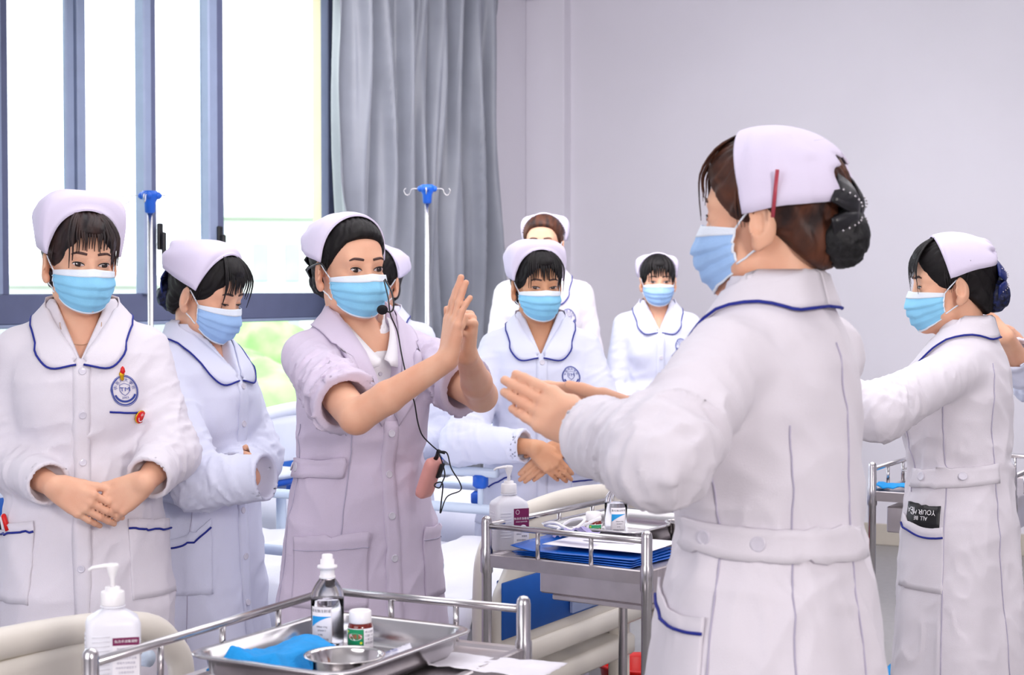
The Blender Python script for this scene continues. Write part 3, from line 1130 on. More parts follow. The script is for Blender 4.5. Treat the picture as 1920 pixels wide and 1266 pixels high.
def person(name, label, pos, psi, s, head=(0, 0, 0), arms=None, coat='white', skin='skin', hair='hair', bangs=None,
           cap=None, bun=('net', None), mask='mask', collar='pan', h=0.0045, hc=0.0065, sleeve=None, endt=(1.86, 1.86),
           pockets=(), piping=True, buttons=True, emblem=True, belt=None, seams=(), gaze=0.0, opened=1.0, rows=None,
           trousers=True, group=None, wr=1.0, shin=0.0, seed=1.0, earloop=True, chestline=True, face=True, amp=0.0105,
           bust=0.0, hairclip=None, capstripe=None, bow=None, eyebrow='brow', shift=(0, 0)):
    R = Person()
    psi_ = math.radians(psi)
    root = empty(name, (pos[0], pos[1], 0), psi_ + PI, s)
    tag(root, label, 'person', group)
    rr = np.array((-math.cos(psi_), -math.sin(psi_), 0))
    ff = np.array((math.sin(psi_), -math.cos(psi_), 0))
    o0 = np.array((pos[0], pos[1], 0.0))

    def loc(wp):
        d = np.asarray(wp, float) - o0
        return np.array((d @ rr, d @ ff, d[2])) / s

    def locd(d):
        d = np.asarray(d, float)
        return np.array((d @ rr, d @ ff, d[2]))

    R.loc, R.root, R.s = loc, root, s
    # head placement
    hy, hp, hr = [math.radians(a) for a in head]
    Rh = rot3(hy, hp, hr)
    piv = np.array((shift[0], 0.000 + shift[1], 1.425))
    th = piv + Rh @ np.array((0, 0.022, 0.085))
    R.Rh, R.th = Rh, th

    def H(v):
        return np.asarray(v, float) @ Rh.T + th

    R.H = H
    # ---------------- arms
    sl, armn, hands = [], [], []
    for side in ('R', 'L'):
        a = (arms or {}).get(side)
        sg = 1 if side == 'R' else -1
        S = np.array((sg * 0.142, -0.008, 1.305))
        if a is None:
            E = S + np.array((sg * 0.05, 0.02, -0.27))
            W = E + np.array((-sg * 0.05, 0.12, -0.18))
            a = {}
        else:
            E, W = loc(a['e']), loc(a['w'])
        if 's' in a:
            S = S + np.array(a['s'])
        et = endt[0] if side == 'R' else endt[1]
        r3 = a.get('r', sleeve or (0.062, 0.056, 0.041))
        sl.append(Sleeve(S, E, W, r3[0], r3[1], r3[2], et, amp, seed * 3.1 + sg))
        fd = (W - E) / np.linalg.norm(W - E)
        D = locd(a['D']) if 'D' in a else fd
        N = locd(a['N']) if 'N' in a else np.array((0, -1.0, 0))
        armn += [Cap(S, E, 0.046, 0.037), Cap(E, E + (W - E) * 0.35, 0.037, 0.0345), Cap(E + (W - E) * 0.35, W, 0.0345, 0.0235)]
        hands.append(hand_sdf(W, D, N, side == 'R', curl=a.get('curl', (10, 12, 14, 16)), spread=a.get('spread', 2),
                              thumb=a.get('thumb'), tcurl=a.get('tcurl', 20), s=a.get('hs', 0.94)))
        R.__dict__['arm' + side] = (S, E, W)
    # ---------------- body
    legs = []
    for sg in (-1, 1):
        legs += [Cap((sg * 0.085, 0, 0.90), (sg * 0.08, 0.01, 0.48), 0.085, 0.055), Cap((sg * 0.08, 0.01, 0.48), (sg * 0.08, -0.01, 0.09), 0.055, 0.036),
                 Cap((sg * 0.08, -0.01, 0.055), (sg * 0.09, 0.12, 0.04), 0.036, 0.028)]
    neck = Un(0.02, Cap((0, -0.012, 1.30), th + Rh @ np.array((0, -0.022, -0.06)), 0.055, 0.050), Cap((0, 0.015, 1.33), th + Rh @ np.array((0, 0.0, -0.07)), 0.040, 0.040))
    tor = Un(0.05, Ell((0, 0, 0.92), (0.155, 0.11, 0.13)), Ell((0, 0, 1.06), (0.125, 0.092, 0.13)), Ell((0, -0.004, 1.20), (0.140, 0.098, 0.17)),
             Cap((-0.125, -0.01, 1.300), (0.125, -0.01, 1.300), 0.040, 0.040), Cap((-0.06, -0.012, 1.335), (0.06, -0.012, 1.335), 0.036, 0.036), *legs)
    trunk = Un(0.025, tor, neck)
    armsU = [Un(0.012, Un(0.01, *armn[:3]), hands[0]), Un(0.012, Un(0.01, *armn[3:]), hands[1])]
    body = Un(0.0, Un(0.02, trunk, Xf(HEAD, Rh, th)), *armsU)

    def cover(v):
        m = v[:, 2] < 1.24
        m &= v[:, 2] < 1.30
        hv = (v - th) @ Rh
        inhair = (hv[:, 2] > 0.095) | ((hv[:, 1] < -0.05) & (hv[:, 2] > -0.05))
        keep = np.zeros(len(v), bool)
        for i, side in enumerate('RL'):
            S, E, W = R.__dict__['arm' + side]
            et = endt[i]
            C = S + (E - S) * et if et <= 1 else E + (W - E) * (et - 1)
            n = (E - S) if et <= 1 else (W - E)
            n = n / np.linalg.norm(n)
            t = (v - C) @ n
            near = armsU[i](v) < 0.02
            keep |= near & (t > -0.03) & (np.sqrt(((v - W) ** 2).sum(1)) < 0.45)
        return (m | inhair) & ~keep
    bm = nets(body, h, 1, cover)
    obj('body', bm, M[skin], root)
    # ---------------- coat
    T = Stack(rows or COAT_ROWS, torso_wrinkle(seed, wr))
    sh = Un(0.02, Cap((-0.118, -0.010, 1.306), (0.118, -0.010, 1.306), 0.048, 0.048), Cap((-0.07, -0.012, 1.345), (0.07, -0.012, 1.345), 0.042, 0.042))
    bu = [Ell((-0.068, 0.085, 1.185), (0.055, 0.045 + bust, 0.06)), Ell((0.068, 0.085, 1.185), (0.055, 0.045 + bust, 0.06))]
    torso = Un(0.035, T, sh, *bu)
    vz, vw = (1.285, 0.42) if collar == 'pan' else (1.165, 0.30)

    def vneck(p):
        x, y, z = np.abs(p[:, 0]), p[:, 1], p[:, 2]
        a = (x - (z - vz) * vw) * 0.9
        return np.maximum(np.maximum(a, 0.02 - y), vz - z)
    Vn = Fn(vneck, (-0.08, 0.02, vz), (0.08, 0.16, 1.45))
    ncap = Cap((0, -0.006, 1.33), (0, -0.002, 1.46), 0.060, 0.062)
    cut = Un(0, Vn, ncap)
    full = Un(0.022, torso, *sl)
    plain = Un(0.022, Un(0.035, Stack(rows or COAT_ROWS), sh, *bu), *[Un(0.03, *q.parts) for q in sl])
    coatS = Sub(full, cut, 0.003)
    R.torso, R.full = torso, full
    cm = nets(coatS, hc, 1)
    co = obj('coat', cm, M[coat], root)
    R.coat = co
    if collar == 'lapel':
        shp = push(body, [(0, 0, 0)], 0)  # noqa
        shirt = Un(0.02, Ell((0, -0.004, 1.20), (0.146, 0.104, 0.165)), Cap((-0.06, -0.01, 1.33), (0.06, -0.01, 1.33), 0.05, 0.05),
                   Cap((0, -0.010, 1.32), (0, -0.004, 1.405), 0.061, 0.058))
        shirtS = Sub(shirt, Fn(lambda p: np.maximum(np.maximum((np.abs(p[:, 0]) - (p[:, 2] - 1.315) * 0.5), 0.01 - p[:, 1]), 1.315 - p[:, 2]), (-0.07, 0.01, 1.31), (0.07, 0.14, 1.45)), 0.003)
        shirtS = Sub(shirtS, Cap((0, -0.010, 1.36), (0, -0.004, 1.46), 0.056, 0.056), 0.002)
        so = obj('shirt', nets(shirtS, 0.006, 1, None), M['shirt'], root)
        R.shirt = shirt

    def wrap(thd, z, off=0.0, base=torso):
        """points on the torso at angle thd (deg from front, + towards the wearer's right) and height z"""
        thd = np.atleast_1d(np.asarray(thd, float))
        z = np.broadcast_to(np.asarray(z, float), thd.shape)
        t = np.radians(thd)
        rx = np.interp(z, T.t[:, 0], T.t[:, 1])
        ry = np.interp(z, T.t[:, 0], T.t[:, 2])
        cy = np.interp(z, T.t[:, 0], T.t[:, 3])
        p = np.stack([rx * np.sin(t), cy + ry * np.cos(t), z], 1)
        q = snap(base, p, off, 4)
        return q

    def front(x, z, off=0.0):
        x = np.atleast_1d(np.asarray(x, float))
        z = np.broadcast_to(np.asarray(z, float), x.shape)
        rx = np.interp(z, T.t[:, 0], T.t[:, 1])
        th_ = np.degrees(np.arcsin(np.clip(x / rx, -0.98, 0.98)))
        p = wrap(th_, z, off)
        return p

    def frontn(x, z, off):
        p = snap(torso, front(x, z), off, 2)
        g = grad(torso, p)
        return p, g / np.linalg.norm(g, axis=1, keepdims=True)

    R.wrap, R.front, R.frontn = wrap, front, frontn

    def panel(name, u0, u1, zs, off, thick, m, parent, n=14, edge=None):
        nz = len(zs)
        G = np.zeros((n, nz, 3))
        for k, z in enumerate(zs):
            a0 = u0[k] if hasattr(u0, '__len__') else u0
            a1 = u1[k] if hasattr(u1, '__len__') else u1
            tt = np.linspace(a0, a1, n)
            zz = z(np.linspace(0, 1, n)) if callable(z) else z
            G[:, k] = wrap(tt, zz, off)
        d = grid(G, thick)
        # orient outwards
        return obj(name, grid(G[::-1], thick), m, parent)

    R.panel = panel
    vtop = 1.27 if collar == 'pan' else 1.155
    # placket
    if buttons:
        zs = np.linspace(0.56, vtop + 0.005, 26)
        G = np.zeros((4, 26, 3))
        for i, x in enumerate((0.015, 0.003, -0.010, -0.021)):
            G[i] = front(np.full(26, x), zs, 0.0032)
        obj('placket', grid(G, 0.005), M[coat], co)
        for i, z in enumerate(buttons if hasattr(buttons, '__len__') else (1.262, 1.165, 1.055, 0.94, 0.82, 0.70)):
            p, n_ = frontn(-0.004, z, 0.0036)
            add_button(p[0], n_[0], co)
    # pockets: (theta0, theta1, ztop0, ztop1, zbot, sag, piping)
    for (a0, a1, z0, z1, zb, sag, pp) in pockets:
        nz = 12
        n = 30
        G = np.zeros((n, nz, 3))
        tt = np.linspace(a0, a1, n)
        u = np.linspace(0, 1, n)
        ztop = z0 + (z1 - z0) * u - sag * np.sin(u * PI)
        for k in range(nz):
            v = k / (nz - 1)
            G[:, k] = wrap(tt, zb + (ztop - zb) * v, 0.0035 + 0.006 * v ** 6)
        flip = a1 < a0
        po = obj('pocket', grid(G if flip else G[::-1], 0.004), M[coat], co)
        if pp:
            L_ = wrap(tt, ztop - 0.022, 0.0085)
            L_[:, 2] = L_[:, 2]
            obj('piping', tube(L_, 0.0026, 6), M['piping'], co)
        else:
            L_ = wrap(tt, ztop - 0.030, 0.0062)
            obj('pocket_band', tube(L_, 0.0011, 5), M['seam'], co)
    # seams: list of (theta, z) polylines
    for sm in seams:
        q = spline([(a, z, 0) for a, z in sm], 28)
        obj('seam', tube(wrap(q[:, 0], q[:, 1], 0.0012), 0.0012, 5), M['seam'], co)
    if belt:
        a0, a1, z0, z1, bt, e0, e1 = belt
        n = 30
        tt = np.linspace(a0, a1, n)
        zc = np.linspace(z0, z1, n)
        G = np.zeros((n, 5, 3))
        for k in range(5):
            wv = (k - 2) / 2
            fr = np.ones(n)
            if e1:
                fr = np.clip(np.linspace(n / 2, 0, n) / 1.5, 0.35, 1)
            G[:, k] = wrap(tt, zc + wv * 0.024 * fr, 0.008)
        flip = a1 < a0
        bo = obj('belt', grid(G if flip else G[::-1], 0.006), M[coat], co)
        for (a, dz) in bt:
            z = np.interp((a - a0) / (a1 - a0), [0, 1], [z0, z1]) + dz
            p = wrap([a], z, 0.0088)
            g = grad(torso, p)[0]
            add_button(p[0], g / np.linalg.norm(g), co, 1.25)
    # ---------------- collar
    for sg in (1, -1):
        if collar == 'pan':
            inner = [(0, -0.064, 1.430), (0.040, -0.052, 1.428), (0.064, -0.010, 1.413), (0.060, 0.035, 1.380), (0.038, 0.075, 1.335), (0.006, 0.108, 1.285)]
            mid = [(0, -0.080, 1.432), (0.055, -0.066, 1.428), (0.084, -0.010, 1.412), (0.082, 0.045, 1.378), (0.056, 0.090, 1.328), (0.014, 0.116, 1.280)]
            outer = [(0, -0.094, 1.382), (0.066, -0.084, 1.378), (0.100, -0.020, 1.370), (0.101, 0.040, 1.332), (0.090, 0.084, 1.288), (0.062, 0.108, 1.262), (0.008, 0.118, 1.272)]
        else:
            inner = [(0, -0.066, 1.432), (0.042, -0.055, 1.430), (0.067, -0.010, 1.415), (0.066, 0.035, 1.385), (0.046, 0.085, 1.320), (0.008, 0.122, 1.175)]
            mid = [(0, -0.082, 1.433), (0.056, -0.068, 1.428), (0.086, -0.010, 1.412), (0.090, 0.045, 1.376), (0.074, 0.098, 1.300), (0.016, 0.132, 1.165)]
            outer = [(0, -0.096, 1.380), (0.070, -0.088, 1.376), (0.112, -0.020, 1.368), (0.112, 0.045, 1.340), (0.106, 0.092, 1.268), (0.022, 0.130, 1.150)]
        n = 30
        I, Mi, O = [spline(q, n) for q in (inner, mid, outer)]
        if collar == 'lapel':
            # notch
            for i in range(n):
                t = i / (n - 1)
                if 0.66 < t < 0.74:
                    O[i] = O[i] * 0.55 + Mi[i] * 0.45
        nv = 7
        G = np.zeros((n, nv, 3))
        for k in range(nv):
            v = k / (nv - 1)
            if v < 0.3:
                q = v / 0.3
                G[:, k] = I + (Mi - I) * q
            else:
                q = (v - 0.3) / 0.7
                G[:, k] = Mi + (O - Mi) * q
        if collar == 'pan':
            # round front corner
            for i in range(n):
                t = i / (n - 1)
                c = max(0, (t - 0.86) / 0.14)
                for k in range(nv):
                    v = k / (nv - 1)
                    pass
                    G[i, k, 0] *= 1 - 0.25 * c * v * 0
        if collar == 'pan':
            G[:, 2:, 0] *= 1 - 0.09 * np.linspace(0, 1, nv - 2)[None]
        G[..., 0] *= sg
        sh_ = G.shape
        q = push(plain, G.reshape(-1, 3), 0.0095)
        G = q.reshape(sh_)
        G[:, :2] = np.where(np.arange(n)[:, None, None] < n - 3, G[:, :2], G[:, :2])
        obj('collar', grid(G if sg < 0 else G[::-1], 0.0035), M[coat], co)
        if piping and collar == 'pan':
            path = G[:, -1] + (0, 0, 0)
            obj('piping', tube(path, 0.0024, 6), M['piping'], co)
    if collar == 'lapel':
        for sg in (1, -1):
            I = spline([(0, -0.058, 1.428), (0.045, -0.045, 1.426), (0.060, 0.0, 1.408), (0.052, 0.045, 1.375), (0.026, 0.085, 1.330), (0.004, 0.105, 1.300)], 24)
            O = spline([(0, -0.070, 1.405), (0.055, -0.055, 1.402), (0.078, 0.0, 1.385), (0.074, 0.06, 1.345), (0.052, 0.108, 1.285), (0.016, 0.118, 1.285)], 24)
            G = np.stack([I, (I + O) / 2 + (0, 0.004, 0.003), O], 1)
            G[..., 0] *= sg
            obj('shirt_collar', grid(G if sg < 0 else G[::-1], 0.003), M['shirt'], so)
        for z in (1.27, 1.235, 1.20):
            p = snap(shirt, [(0.0, 0.11, z)], 0.002)
            add_button(p[0], np.array((0, 1.0, 0.1)), so, 0.55)
    # ---------------- chest marks
    if emblem:
        make_emblem(R, co, -0.092, 1.218, emblem if isinstance(emblem, (int, float)) and emblem is not True else 1.0)
        if chestline:
            xx = np.linspace(-0.062, -0.122, 10)
            obj('piping', tube(front(xx, np.linspace(1.172, 1.168, 10), 0.002), 0.0024, 6), M['piping'], co)
    # ---------------- trousers and shoes
    if trousers:
        tr = []
        for sg in (-1, 1):
            tr += [Cap((sg * 0.085, 0, 0.86), (sg * 0.085, 0.01, 0.48), 0.098, 0.078), Cap((sg * 0.085, 0.01, 0.48), (sg * 0.085, -0.008, 0.05), 0.078, 0.074)]
        obj('trousers', nets(Fn(lambda p, u=Un(0.015, *tr): np.maximum(u(p), 0.045 - p[:, 2]), (-0.2, -0.12, 0.04), (0.2, 0.12, 0.97)), 0.014, 1), M[coat], root)
    for sg in (-1, 1):
        shoe = Fn(lambda p, u=Un(0.02, Cap((sg * 0.088, -0.035, 0.045), (sg * 0.095, 0.13, 0.035), 0.044, 0.036), Cap((sg * 0.088, -0.03, 0.05), (sg * 0.09, 0.04, 0.07), 0.042, 0.036)):
                  np.maximum(u(p), 0.001 - p[:, 2]), (sg * 0.09 - 0.05, -0.09, 0.0), (sg * 0.09 + 0.06, 0.18, 0.11))
        obj('shoe', nets(shoe, 0.011, 1), M['shoe'], root)
    # ---------------- hair
    hs = hair_sdf(1 if bangs else 0)
    hv = nets(hs, max(h, 0.004), 1)
    hair_o = obj('hair', (H(hv[0]), hv[1]), M[hair], root)
    rnd = random.Random(int(seed * 100))
    if bangs:
        nl, zend, wid, spreadx, side = bangs
        parts = []
        for i in range(nl):
            u = -1 + 2 * (i + rnd.uniform(0.1, 0.9)) / nl
            x0 = u * 0.058
            x2 = u * spreadx + rnd.uniform(-0.004, 0.004) + side
            ze = zend + rnd.uniform(-0.006, 0.008) - 0.040 * max(0, abs(u) - 0.66) / 0.34
            p = spline([(x0 * 0.40, 0.040, 0.119), (x0 * 0.80, 0.068, 0.100), ((x0 + x2) / 2 * 1.03, 0.089, 0.068), (x2, 0.094, (0.066 + ze) / 2 + 0.004), (x2 * 0.98, 0.091, ze)], 12)
            p = push(HEAD, p, 0.0045 + rnd.uniform(0, 0.003))
            wd = wid * rnd.uniform(0.6, 1.25)
            rad = [wd * (1.0 - 0.82 * (k / 11.0) ** 1.6) + 0.0003 for k in range(12)]
            parts.append(tube(H(p), rad, 6, flat=0.4, up=Rh @ np.array((0, 1.0, 0.4))))
        obj('fringe', join(*parts), M[hair], hair_o)
    else:
        # swept back strands giving the hair relief
        parts = []
        for i in range(26):
            u = -1 + 2 * i / 25.0
            a = u * 1.35
            p = spline([(0.060 * math.sin(a), 0.062 - 0.035 * abs(u) ** 2, 0.088 * math.cos(a) ** 0.8 * 0.93 if math.cos(a) > 0 else 0),
                        (0.082 * math.sin(a), 0.02, 0.03 + 0.092 * math.cos(a)), (0.086 * math.sin(a), -0.04, 0.03 + 0.09 * math.cos(a)),
                        (0.05 * math.sin(a), -0.10, 0.02 + 0.05 * math.cos(a))], 10)
            p = snap(hs.f and Fn(hs.f, hs.lo, hs.hi), p, 0.0005, 1) if False else p
            parts.append(tube(H(push(Ell((0, -0.016, 0.034), (0.0815, 0.101, 0.088)), p, 0.0)), 0.0022, 5, flat=0.5))
        obj('strands', join(*parts), M[hair], hair_o)
    # sideburn wisps
    for sg in (-1, 1):
        parts = []
        for k in range(4):
            p = spline([(sg * 0.070, 0.030 - 0.006 * k, 0.045), (sg * 0.074, 0.030 - 0.006 * k, 0.015), (sg * 0.0735, 0.026 - 0.005 * k, -0.012 - 0.006 * rnd.random())], 7)
            p = push(HEAD, p, 0.001)
            parts.append(tube(H(p), [0.003, 0.003, 0.0026, 0.002, 0.0014, 0.0008, 0.0003], 5, flat=0.5))
        obj('side_wisp', join(*parts), M[hair], hair_o)
    # bun
    if bun[0]:
        bc = np.array((0, -0.106, -0.030))
        bs = bun[2] if len(bun) > 2 else 1.0

        def bf(p, e=Ell(bc, (0.043 * bs, 0.036 * bs, 0.043 * bs))):
            return e(p) - 0.0035 * ridge(p * 75)
        bv = nets(Fn(bf, bc - 0.05 * bs - 0.004, bc + 0.05 * bs + 0.004), 0.0045, 1)
        bo = obj('hair_bun', (H(bv[0]), bv[1]), M[bun[0]], root)
        if bow:
            for (ang, ln, wd) in ((38, 0.060, 0.026), (-30, 0.056, 0.024), (142, 0.058, 0.025), (212, 0.056, 0.023)):
                nn = 9
                G = np.zeros((nn, 5, 3))
                for i in range(nn):
                    t = i / (nn - 1)
                    wv = wd * (0.35 + 0.65 * math.sin(min(1, t * 1.25) * PI / 2))
                    for k in range(5):
                        q = (k - 2) / 2
                        lx, lz = t * ln, q * wv
                        a = math.radians(ang)
                        yy = -0.130 - 0.014 * math.sin(t * PI) * (1 - 0.5 * q * q) + 0.024 * t
                        G[i, k] = (lx * math.cos(a) - lz * math.sin(a), yy, 0.004 + lx * math.sin(a) + lz * math.cos(a))
                obj('bow', xf(grid(H(G.reshape(-1, 3)).reshape(G.shape), 0.004), (0, 0, 0)), M[bow], bo)
                if bun[1]:
                    pts = [H(G[i, 2] + (0, -0.0025, 0)) for i in range(2, 8)]
                    bd = [lathe([(0.0001, -0.002), (0.002, 0), (0.0001, 0.002)], 6, p) for p in pts]
                    obj('bead_row', join(*bd), M[bun[1]], bo)
    # ---------------- cap
    cg = cap_grid(**(cap or {}))
    cg = push(hs.thick, cg, 0.0042).reshape(cg.shape)
    G = H(cg.reshape(-1, 3)).reshape(cg.shape)
    capo = obj('cap', grid(G[::-1], 0.0035), M['cap'], root)
    e_ = cg[:, 0] + np.array((0, 0.0005, 0))
    obj('cap_hem', tube(H(e_), 0.0016, 5), M['cap'], capo)
    if capstripe:
        b0, a0, a1 = capstripe
        pth = []
        for i in range(a0, a1):
            t = (i - a0) / (a1 - a0)
            pth.append(cg[i, int(round(b0))] * (1.0, 1, 1) + (0, 0, 0))
        pth = np.array(pth)
        c0 = np.array((0, -0.03, 0.03))
        pth = pth + (pth - c0) / np.linalg.norm(pth - c0, axis=1, keepdims=True) * 0.0015
        obj('cap_stripe', tube(H(spline(pth, 30)), 0.0028, 6, flat=0.5, up=Rh @ np.array((0, 0, 1.0))), M['piping'], capo)
    if hairclip:
        m_, pa, pb, r_ = hairclip
        obj('hair_clip', tube([H(pa), H((np.array(pa) + pb) / 2 + (0, 0, 0)), H(pb)], r_, 6, flat=0.5), M[m_], capo)
    # ---------------- mask
    if mask:
        mg = mask_grid(34, 30) if h < 0.006 else mask_grid(24, 22)
        nu, nv = mg.shape[:2]
        Gm = H(mg.reshape(-1, 3)).reshape(mg.shape)
        d = grid(Gm[::-1], 0.0016)
        mo = obj('mask', d, M[mask], root)
        # white borders
        nrm = np.cross(np.gradient(mg, axis=1), np.gradient(mg, axis=0))
        nrm /= np.linalg.norm(nrm, axis=2, keepdims=True) + 1e-9
        if nrm[nu // 2, 2, 1] < 0:
            nrm = -nrm
        top = grid(H((mg + nrm * 0.0012)[:, :int(nv * 0.17) + 1].reshape(-1, 3)).reshape(nu, -1, 3)[::-1], 0.001)
        obj('mask_border', top, M['maskw'], mo)
        bt = (mg + nrm * 0.0012)[:, nv - 2:] + (0, 0.0, -0.0008)
        obj('mask_border', grid(H(bt.reshape(-1, 3)).reshape(nu, -1, 3)[::-1], 0.001), M['maskw'], mo)
        for sg in (-1, 1):
            e = mg[0] if sg < 0 else mg[-1]
            e2 = mg[1] if sg < 0 else mg[-2]
            obj('mask_border', tube(H(e + (sg * 0.001, 0, 0)), 0.0022, 5, flat=0.5), M['maskw'], mo)
            tc, bc_ = e[1], e[-3]
            lp = spline([tc, tc * 0.4 + np.array((sg * 0.0790, 0.004, 0.014)) * 0.6, (sg * 0.0765, -0.006, 0.018), (sg * 0.0680, -0.018, 0.004), (sg * 0.0660, -0.018, -0.022),
                         (sg * 0.0730, -0.006, -0.042), bc_ * 0.5 + np.array((sg * 0.0755, 0.0, -0.046)) * 0.5, bc_], 34)
            obj('ear_loop', tube(H(np.vstack([push(HEAD, lp[:11], 0.0012), lp[11:-10], push(HEAD, lp[-10:], 0.0012)])), 0.0016, 6), M['maskw'], mo)
    # ---------------- eyes
    if face:
        for sg in (-1, 1):
            cx = sg * 0.031
            n = 15
            xs = np.linspace(-1, 1, n)
            hw = 0.0155
            slant = 0.0015
            up = (0.0054 * opened) * (1 - np.abs(xs) ** 2.2) ** 0.8
            lo_ = -0.0038 * (0.5 + 0.5 * opened) * (1 - np.abs(xs) ** 2.4)
            tilt = slant * xs * sg
            base = -0.001 - (1 - opened) * 0.003
            G = np.zeros((n, 6, 3))
            for k in range(6):
                v = k / 5
                zz = lo_ + (up - lo_) * v + tilt + base
                G[:, k] = snap(HEAD, np.stack([cx + xs * hw, np.full(n, 0.085), zz], 1), 0.0004)
            flip = G[::-1]
            ey = obj('eye', grid(H(flip.reshape(-1, 3)).reshape(flip.shape), 0.0008), M['eyew'], root)
            # iris clipped by the lids
            ir = 0.0067
            ring = []
            gx = gaze * 0.006
            for rad in (0.0, 0.5, 0.8, 1.0):
                row = []
                for a in np.linspace(0, 2 * PI, 21)[:-1]:
                    x = gx + ir * rad * math.cos(a)
                    z = ir * rad * math.sin(a) + 0.0006
                    t = np.clip(x / hw, -1, 1)
                    u_ = np.interp(t, xs, up)
                    l_ = np.interp(t, xs, lo_)
                    z = min(max(z, l_), u_)
                    row.append((cx + x, 0.085, z + slant * t * sg + base))
                ring.append(row)
            q = snap(HEAD, np.array(ring).reshape(-1, 3), 0.0012)
            v = H(q)
            f = []
            for r_ in range(3):
                for i in range(20):
                    j = (i + 1) % 20
                    f.append((r_ * 20 + i, r_ * 20 + j, (r_ + 1) * 20 + j, (r_ + 1) * 20 + i))
            obj('iris', (v, [t[::-1] for t in f]), M['iris'], ey)
            g = snap(HEAD, [(cx + gx + 0.0018, 0.085, 0.0022 + base)], 0.0018)
            if opened > 0.6:
                obj('catchlight', lathe([(0.0001, -0.0007), (0.0008, 0), (0.0001, 0.0007)], 6, H(g)[0]), M['inkw'], ey)
            L1 = snap(HEAD, np.stack([cx + xs * hw * 1.06, np.full(n, 0.085), up + tilt + base + 0.0003], 1), 0.0012)
            rad = 0.0004 + 0.0010 * np.clip(1 - np.abs(xs) ** 4, 0, 1)
            obj('eyelash', tube(H(L1), list(rad), 6), M['lash'], ey)
            L2 = snap(HEAD, np.stack([cx + xs * hw * 1.05, np.full(n, 0.085), up + tilt + base + 0.0034 + 0.001 * (1 - xs ** 2)], 1), 0.0001)
            obj('eyelid_fold', tube(H(L2), 0.00055, 5), M['lid'], ey)
            L3 = snap(HEAD, np.stack([cx + xs * hw, np.full(n, 0.085), lo_ + tilt + base], 1), 0.0003)
            obj('lower_lid', tube(H(L3), 0.0006, 5), M['lid'], ey)
            bx = np.linspace(0.012, 0.050, 12)
            bz = 0.0225 + 0.0035 * np.sin(np.clip((bx - 0.012) / 0.030, 0, 1) * PI * 0.55) - 0.0035 * np.clip((bx - 0.036) / 0.014, 0, 1)
            B_ = snap(HEAD, np.stack([sg * bx, np.full(12, 0.085), bz], 1), 0.0004)
            wr_ = 0.0031 * np.clip(1 - ((bx - 0.024) / 0.034) ** 2, 0.1, 1)
            obj('eyebrow', tube(H(B_), list(wr_), 6, flat=1.0, up=Rh @ np.array((0, 0.0, 1.0))), M[eyebrow], root)
    return R


def add_button(p, n, parent, k=1.0):
    n = n / np.linalg.norm(n)
    q = Vector(n).to_track_quat('Z', 'Y').to_matrix()
    d = lathe([(0.0085 * k, -0.001), (0.0088 * k, 0.0012), (0.0078 * k, 0.0022), (0.0062 * k, 0.0016), (0.003 * k, 0.0016), (0.0005, 0.0016)], 18)
    v = np.array(d[0]) @ np.array(q).T + p
    return obj('button', (v, d[1]), M['button'], parent)


_TXT = {}


def flat_on(R, parent, name, d2, m, x0, z0, off=0.0016, base=None):
    """project flat artwork (viewer's right = wearer's left) onto the coat"""
    v = np.asarray(d2[0], float)
    q = R.front(x0 - v[:, 0], z0 + v[:, 1], off)
    f = [tuple(t)[::-1] for t in d2[1]]
    o = obj(name, (q, [t[::-1] for t in f]), m, parent, smooth=False)
    return o


def ribbon(pts, w_, closed=True):
    pts = np.asarray(pts, float)
    n = len(pts)
    d = np.roll(pts, -1, 0) - np.roll(pts, 1, 0)
    if not closed:
        d[0] = pts[1] - pts[0]
        d[-1] = pts[-1] - pts[-2]
    nn = np.stack([-d[:, 1], d[:, 0]], 1)
    nn /= np.linalg.norm(nn, axis=1, keepdims=True) + 1e-12
    a, b = pts + nn * w_ / 2, pts - nn * w_ / 2
    v = np.vstack([a, b])
    f = []
    for i in range(n if closed else n - 1):
        j = (i + 1) % n
        f.append((i, j, j + n, i + n))
    return v, f


def join2(parts):
    V, Fc, n = [], [], 0
    for v, f in parts:
        v = np.asarray(v)[:, :2]
        V.append(v)
        Fc += [tuple(int(i) + n for i in q) for q in f]
        n += len(v)
    return np.vstack(V), Fc


def txt2(s, size, x=0, y=0, rot=0, sx=1.0):
    k = (s,)
    if k not in _TXT:
        _TXT[k] = text_mesh(s, 1.0)
    v, f = _TXT[k]
    v = v[:, :2] * size * np.array((sx, 1))
    c, s_ = math.cos(rot), math.sin(rot)
    v = v @ np.array([[c, s_], [-s_, c]])
    return v + (x, y), f


